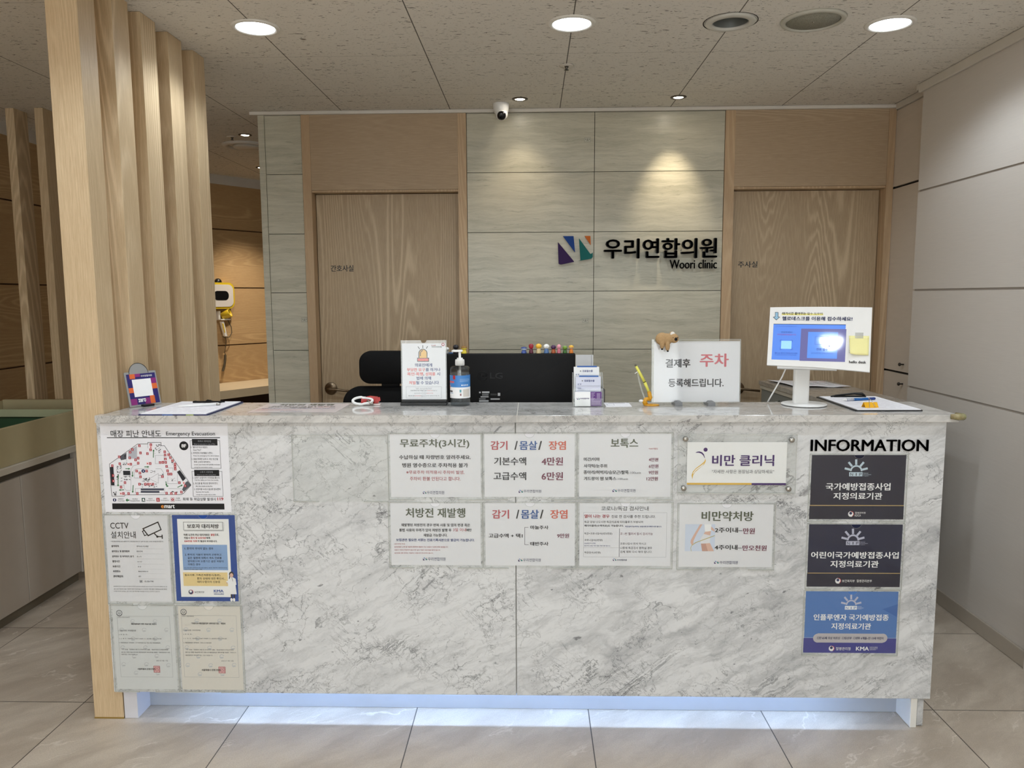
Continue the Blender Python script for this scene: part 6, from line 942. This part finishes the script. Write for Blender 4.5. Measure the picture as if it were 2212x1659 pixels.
# sheet on the side counter
mb = MB(); r = random.Random(4); n = 10
P0 = [(1.30, 4.262), (1.60, 4.24), (1.63, 3.93), (1.345, 3.93)]
vs = []
for j in range(n + 1):
    for i in range(n + 1):
        a, b = i / n, j / n; x = (P0[0][0] * (1 - a) + P0[1][0] * a) * (1 - b) + (P0[3][0] * (1 - a) + P0[2][0] * a) * b; y = (P0[0][1] * (1 - a) + P0[1][1] * a) * (1 - b) + (P0[3][1] * (1 - a) + P0[2][1] * a) * b
        vs.append((x - 1.46, y - 4.08, .0015 + .006 * abs(math.sin(a * 5 + b * 3)) * b + .004 * (1 - a) ** 3))
mb.add(vs, [(j * (n + 1) + i, j * (n + 1) + i + 1, (j + 1) * (n + 1) + i + 1, (j + 1) * (n + 1) + i) for j in range(n) for i in range(n)], PAPER, True)
for i in range(5):
    for k in range(4): mb.box(-.06 + k * .045, -.03 + k * .045, .03 - i * .03, .034 - i * .03, .010, .0102, ink('rd' if i < 1 else 'g3'))
o = tag(mb.build('paper_sheet', None, (1.46, 4.08, 1.0)), 'loose crumpled white paper lying on the grey side counter', 'paper')
so = o.modifiers.new('solid', 'SOLIDIFY'); so.thickness = .0003; so.offset = 1

# ------------------------------------------------------------------ behind the counter
t = thing('computer_monitor', (-.1715, 3.05, .74), 'wide black computer monitor seen from behind, behind the counter', 'monitor')
mb = MB(); mb.box(-.3435, .3435, .0, .03, .195, .5045, BLACKM, .004)
mb.prism([(-.34, .20), (.34, .20), (.34, .50), (.1, .36), (-.1, .295), (-.34, .29)], -.0015, .0, BLACKM, 'Y'); mb.build('rear_shell', t)
mb = MB(); mb.tube([(0, -.0, .30), (0, .03, .2), (0, .03, .02)], .02, BLACK, 14); mb.prism(rrect(-.12, -.06, .12, .1, .03), .0002, .012, BLACK, 'Z'); mb.build('stand', t)
LGm = plain('emboss_black', (11, 11, 13), .42, 0, .35)
mb = MB(); ring = [(-.028 + .0185 * math.cos(a * PI / 14), -.0018, .415 + .0185 * math.sin(a * PI / 14)) for a in range(1, 27)]
mb.tube(ring, .0012, LGm, 6); mb.box(-.032, -.030, -.0025, -.0003, .407, .424, LGm); mb.box(-.032, -.024, -.0025, -.0003, .4065, .4085, LGm); mb.tube([(-.028, -.0018, .415), (-.011, -.0018, .415)], .0012, LGm, 6); mb.ball((-.036, -.001, .42), .002, LGm, 8)
text_rect(mb, 'LG', .002, .404, .053, .428, -.0004, LGm, .01, None, .002); mb.build('embossed_logo', t)
mb = MB(); wl = plain('label_white', (196, 198, 200), .5); bl_ = plain('label_grey', (120, 122, 124), .5)
for x0, x1, z0, z1, m in ((-.042, -.035, .346, .352, wl), (-.030, -.0005, .346, .353, wl), (-.030, -.004, .336, .343, bl_), (-.036, -.004, .329, .3335, wl), (-.042, -.016, .32, .326, bl_), (-.042, -.004, .311, .3175, wl), (.033, .043, .335, .347, wl), (.004, .041, .3195, .3245, wl), (.004, .03, .338, .339, bl_), (.004, .03, .342, .343, bl_)): mb.box(x0, x1, -.0022, -.0016, z0, z1, m)
mb.build('rear_label', t)
def figurine(x, h, w, body, head, label, trim=None):
    f = thing('toy_figure', (x, 3.062, 1.2447), label, 'toy figure', 'toy figures on the monitor')
    r = w / 2; z = h * .52
    mb = MB(); mb.lathe([(0, .0), (r * .78, .0), (r * .84, h * .06), (r * .7, h * .3), (r * .52, z * .98), (0, z)], plain('toy_%d_%d_%d' % body, body, .35), 20); mb.build('body', f)
    mb = MB(); mb.ball((0, 0, h * .73), (r * .92, r * .85, h * .27), plain('toy_%d_%d_%d' % head, head, .35), 18); mb.build('head', f)
    if trim:
        mb = MB(); mb.lathe([(r * .96, h * .76), (r * .9, h * .88), (r * .5, h * .985), (0, h * 1.02)], plain('toy_%d_%d_%d' % trim, trim, .35), 18, cap=False); mb.build('cap', f)
for a in ((-.033, .026, .027, (70, 92, 160), (196, 212, 230), 'tiny light blue toy figure at the left end of the row of eight', (52, 70, 130)), (-.004, .038, .021, (96, 34, 56), (176, 36, 52), 'tiny dark red toy figure in the row on the monitor', (150, 24, 44)), (.026, .039, .027, (214, 196, 150), (240, 186, 60), 'tiny plain yellow toy figure between red and white ones'), (.057, .037, .026, (86, 120, 168), (240, 240, 236), 'tiny white headed toy figure with a blue body'), (.085, .033, .023, (176, 92, 52), (70, 34, 76), 'tiny dark purple toy figure with an orange brown body'), (.107, .036, .019, (216, 120, 140), (236, 160, 174), 'tiny pink toy figure in the row on the monitor'), (.131, .03, .021, (64, 110, 50), (120, 156, 60), 'tiny green toy figure in the row on the monitor'), (.156, .032, .021, (222, 130, 50), (226, 176, 130), 'tiny orange toy figure with a yellow cap at the right end of the row', (236, 184, 60)), (-.343, .026, .022, (150, 152, 154), (226, 226, 224), 'tiny white toy figure half hidden behind the siren sign'), (-.306, .036, .026, (40, 36, 44), (28, 26, 32), 'tiny black toy figure behind the pump of the bottle'), (-.273, .030, .026, (236, 214, 70), (246, 224, 90), 'tiny yellow toy figure right behind the pump bottle', (150, 110, 50))): figurine(*a)
mb = MB(); mb.box(-.008, .008, -.005, .005, 0, .005, plain('toy_block_blue', (60, 104, 160), .4), .001); tag(mb.build('toy_block', None, (-.325, 3.06, 1.2447)), 'tiny blue block between toy figures on the monitor', 'toy')
ps = thing('paper_stand', (.203, 2.97, .74), 'grey white sheets standing behind the form holder beside the monitor', 'paper')
mb = MB(); mb.box(-.034, .034, .0, .003, .012, .505, plain('sheet_grey', (206, 208, 210), .6), M=Matrix.Rotation(.03, 4, 'Y') if False else None); mb.box(.026, .0275, -.0004, 0, .02, .504, ink('g3')); mb.build('sheets', ps)
mb = MB(); mb.box(-.05, .05, -.02, .03, .0002, .0115, BLACK, .002); mb.build('foot', ps)
t = thing('card_terminal', (.245, 2.87, .74), 'dark grey device edge showing right of the card holder', 'device')
mb = MB(); mb.prism([(-.04, .0), (.026, .0), (.026, .385), (.012, .398), (-.04, .398)], -.03, .03, plain('device_grey', (74, 70, 66), .45), 'Y'); mb.build('device_body', t)
mb = MB(); mb.prism(rrect(-.05, -.06, .05, .06, .01), .0002, .004, BLACK, 'Z'); mb.build('device_foot', t)
ch = thing('office_chair', (-.65, 3.46, 0), 'black office chair with a headrest behind the counter', 'chair')
def pad(mb, w, h, d, z, y, r, m, bow=.03):
    pr = rrect(-w / 2, z, w / 2, z + h, r, 8); n = len(pr); vs = []
    rings = [(1, .5), (1, -.5)]
    cx, cz_ = 0, z + h / 2
    L = [(.93, -d / 2), (.985, -d / 2 + .008), (1.0, -d * .2), (1.0, d * .2), (.985, d / 2 - .008), (.93, d / 2)]
    for s, yy in L:
        for x, zz in pr: vs.append((x * s, y + yy - bow * (1 - (x / (w / 2)) ** 2) * -1, cz_ + (zz - cz_) * s))
    fs = [(i * n + k, i * n + (k + 1) % n, (i + 1) * n + (k + 1) % n, (i + 1) * n + k) for i in range(len(L) - 1) for k in range(n)] + [tuple(range(n - 1, -1, -1)), tuple((len(L) - 1) * n + k for k in range(n))]
    mb.add(vs, fs, m, True)
mb = MB(); pad(mb, .272, .150, .06, 1.078, 0, .05, LEATHER, .02); mb.build('headrest', ch)
mb = MB(); mb.box(-.041, .041, .012, .032, 1.03, 1.12, BLACKM, .004); mb.build('headrest_post', ch)
mb = MB(); pad(mb, .43, .55, .06, .515, 0, .075, LEATHER, .03); mb.build('backrest', ch)
mb = MB(); mb.box(-.235, .235, -.47, .0, .42, .50, LEATHER, .03, seg=4); mb.build('seat', ch)
mb = MB(); mb.lathe([(0, .09), (.03, .09), (.03, .42), (0, .42)], BLACK, 16, Matrix.Translation((0, -.23, 0))); mb.build('gas_lift', ch)
for k in range(5):
    a = k * 2 * PI / 5 + .3; x, y = math.cos(a), math.sin(a)
    mb = MB(); mb.tube([(0, -.23, .11), (x * .15, -.23 + y * .15, .095), (x * .29, -.23 + y * .29, .07)], [.025, .02, .014], BLACK, 10); l = mb.build('base_arm', ch)
    mb = MB(); mb.lathe([(0, -.012), (.024, -.012), (.027, -.006), (.027, .006), (.024, .012), (0, .012)], BLACK, 18, Matrix.Translation((x * .29, -.23 + y * .29, .0275)) @ Matrix.Rotation(PI / 2, 4, 'X')); mb.build('caster', l)
for s in (-1, 1):
    mb = MB(); mb.tube([(s * .22, -.1, .46), (s * .27, -.1, .5), (s * .275, -.12, .66)], .014, BLACK, 10); mb.box(s * .275 - .035, s * .275 + .035, -.30, -.06, .66, .69, BLACKM, .01); mb.build('armrest', ch)

# yellow wall device in the passage
dx, dy = .587, .81
WM = Matrix(((dx, -dy, 0, -2.7265), (dy, dx, 0, 6.585), (0, 0, 1, 0), (0, 0, 0, 1)))   # local x along the wall, -y out of it
Nn = Vector((dy, -dx, 0)); WT = WM @ Matrix.Translation((0, -.03, 0))
t = thing('wall_device', WT.translation, 'yellow rimmed wall device with a white face and dark screen in the passage', 'device'); t.matrix_world = WT @ Matrix.Translation((0, 0, 1.492))
YD = plain('device_yellow', (206, 176, 40), .4)
mb = MB(); mb.prism(rrect(-.13, -.112, .13, .112, .055, 8), -.045, .03, YD, 'Y'); mb.build('yellow_rim', t)
mb = MB(); mb.prism(rrect(-.115, -.095, .115, .094, .045, 8), -.05, -.045, plain('device_white', (206, 200, 194), .4), 'Y'); mb.build('white_face', t)
mb = MB(); mb.prism(rrect(-.07, -.038, .07, .04, .035, 8), -.0525, -.05, BLACK, 'Y'); mb.build('dark_screen', t)
mb = MB(); mb.ball((.0, -.01, .112), (.032, .03, .036), BLACK, 18); mb.build('top_knob', t)
h = thing('wall_handset', WT.translation, 'yellow cup and white handset hanging on the wood wall under the device', 'handset'); h.matrix_world = WT @ Matrix.Translation((.025, 0, 1.30))
mb = MB(); mb.lathe([(.026, -.04), (.032, -.038), (.036, .03), (.036, .035), (.03, .035), (.024, -.036)], YD, 28, Matrix.Translation((.016, -.05, .03)) @ Matrix.Rotation(math.radians(60), 4, 'X') @ Matrix.Rotation(math.radians(35), 4, 'Y'), cap=False); mb.build('yellow_cup', h)
mb = MB(); mb.box(-.04, .05, -.06, .028, -.018, -.008, WHITE, .002); mb.box(-.04, -.02, -.02, .029, -.018, .06, WHITE, .003); mb.build('white_bracket', h)
mb = MB(); mb.prism([(-.035, -.03), (-.012, -.03), (.012, -.145), (.018, -.155), (-.005, -.158)], -.05, -.02, WHITE, 'Y'); mb.prism([(-.03, -.045), (-.018, -.045), (-.004, -.125), (-.012, -.128)], -.052, -.0505, YD, 'Y'); mb.build('handset_grip', h)
CB = plain('cord_dark', (84, 74, 56), .6)
mb = MB(); mb.tube([(.045, -.02, -.02), (.075, -.02, -.08), (.078, -.02, -.13), (.055, -.02, -.165), (.01, -.02, -.172), (-.01, -.02, -.16)], .004, CB, 8)
mb.tube([(.008, -.03, -.16), (.018, -.02, -.20), (.014, -.01, -.27), (.002, -.01, -.30), (.014, -.01, -.312), (.006, -.01, -.33)], .0028, CB, 8); mb.build('cord', h)
mb = MB(); coil = []
for i in range(360):
    k = i / 359; a = i * .75; coil.append((.008 - .03 * k ** 2 + .009 * math.cos(a), -.012 + .009 * math.sin(a), -.32 - .14 * k))
mb.tube(coil, .0025, CB, 5); mb.build('coiled_cord', h)
bpy.data.objects.remove(_to)
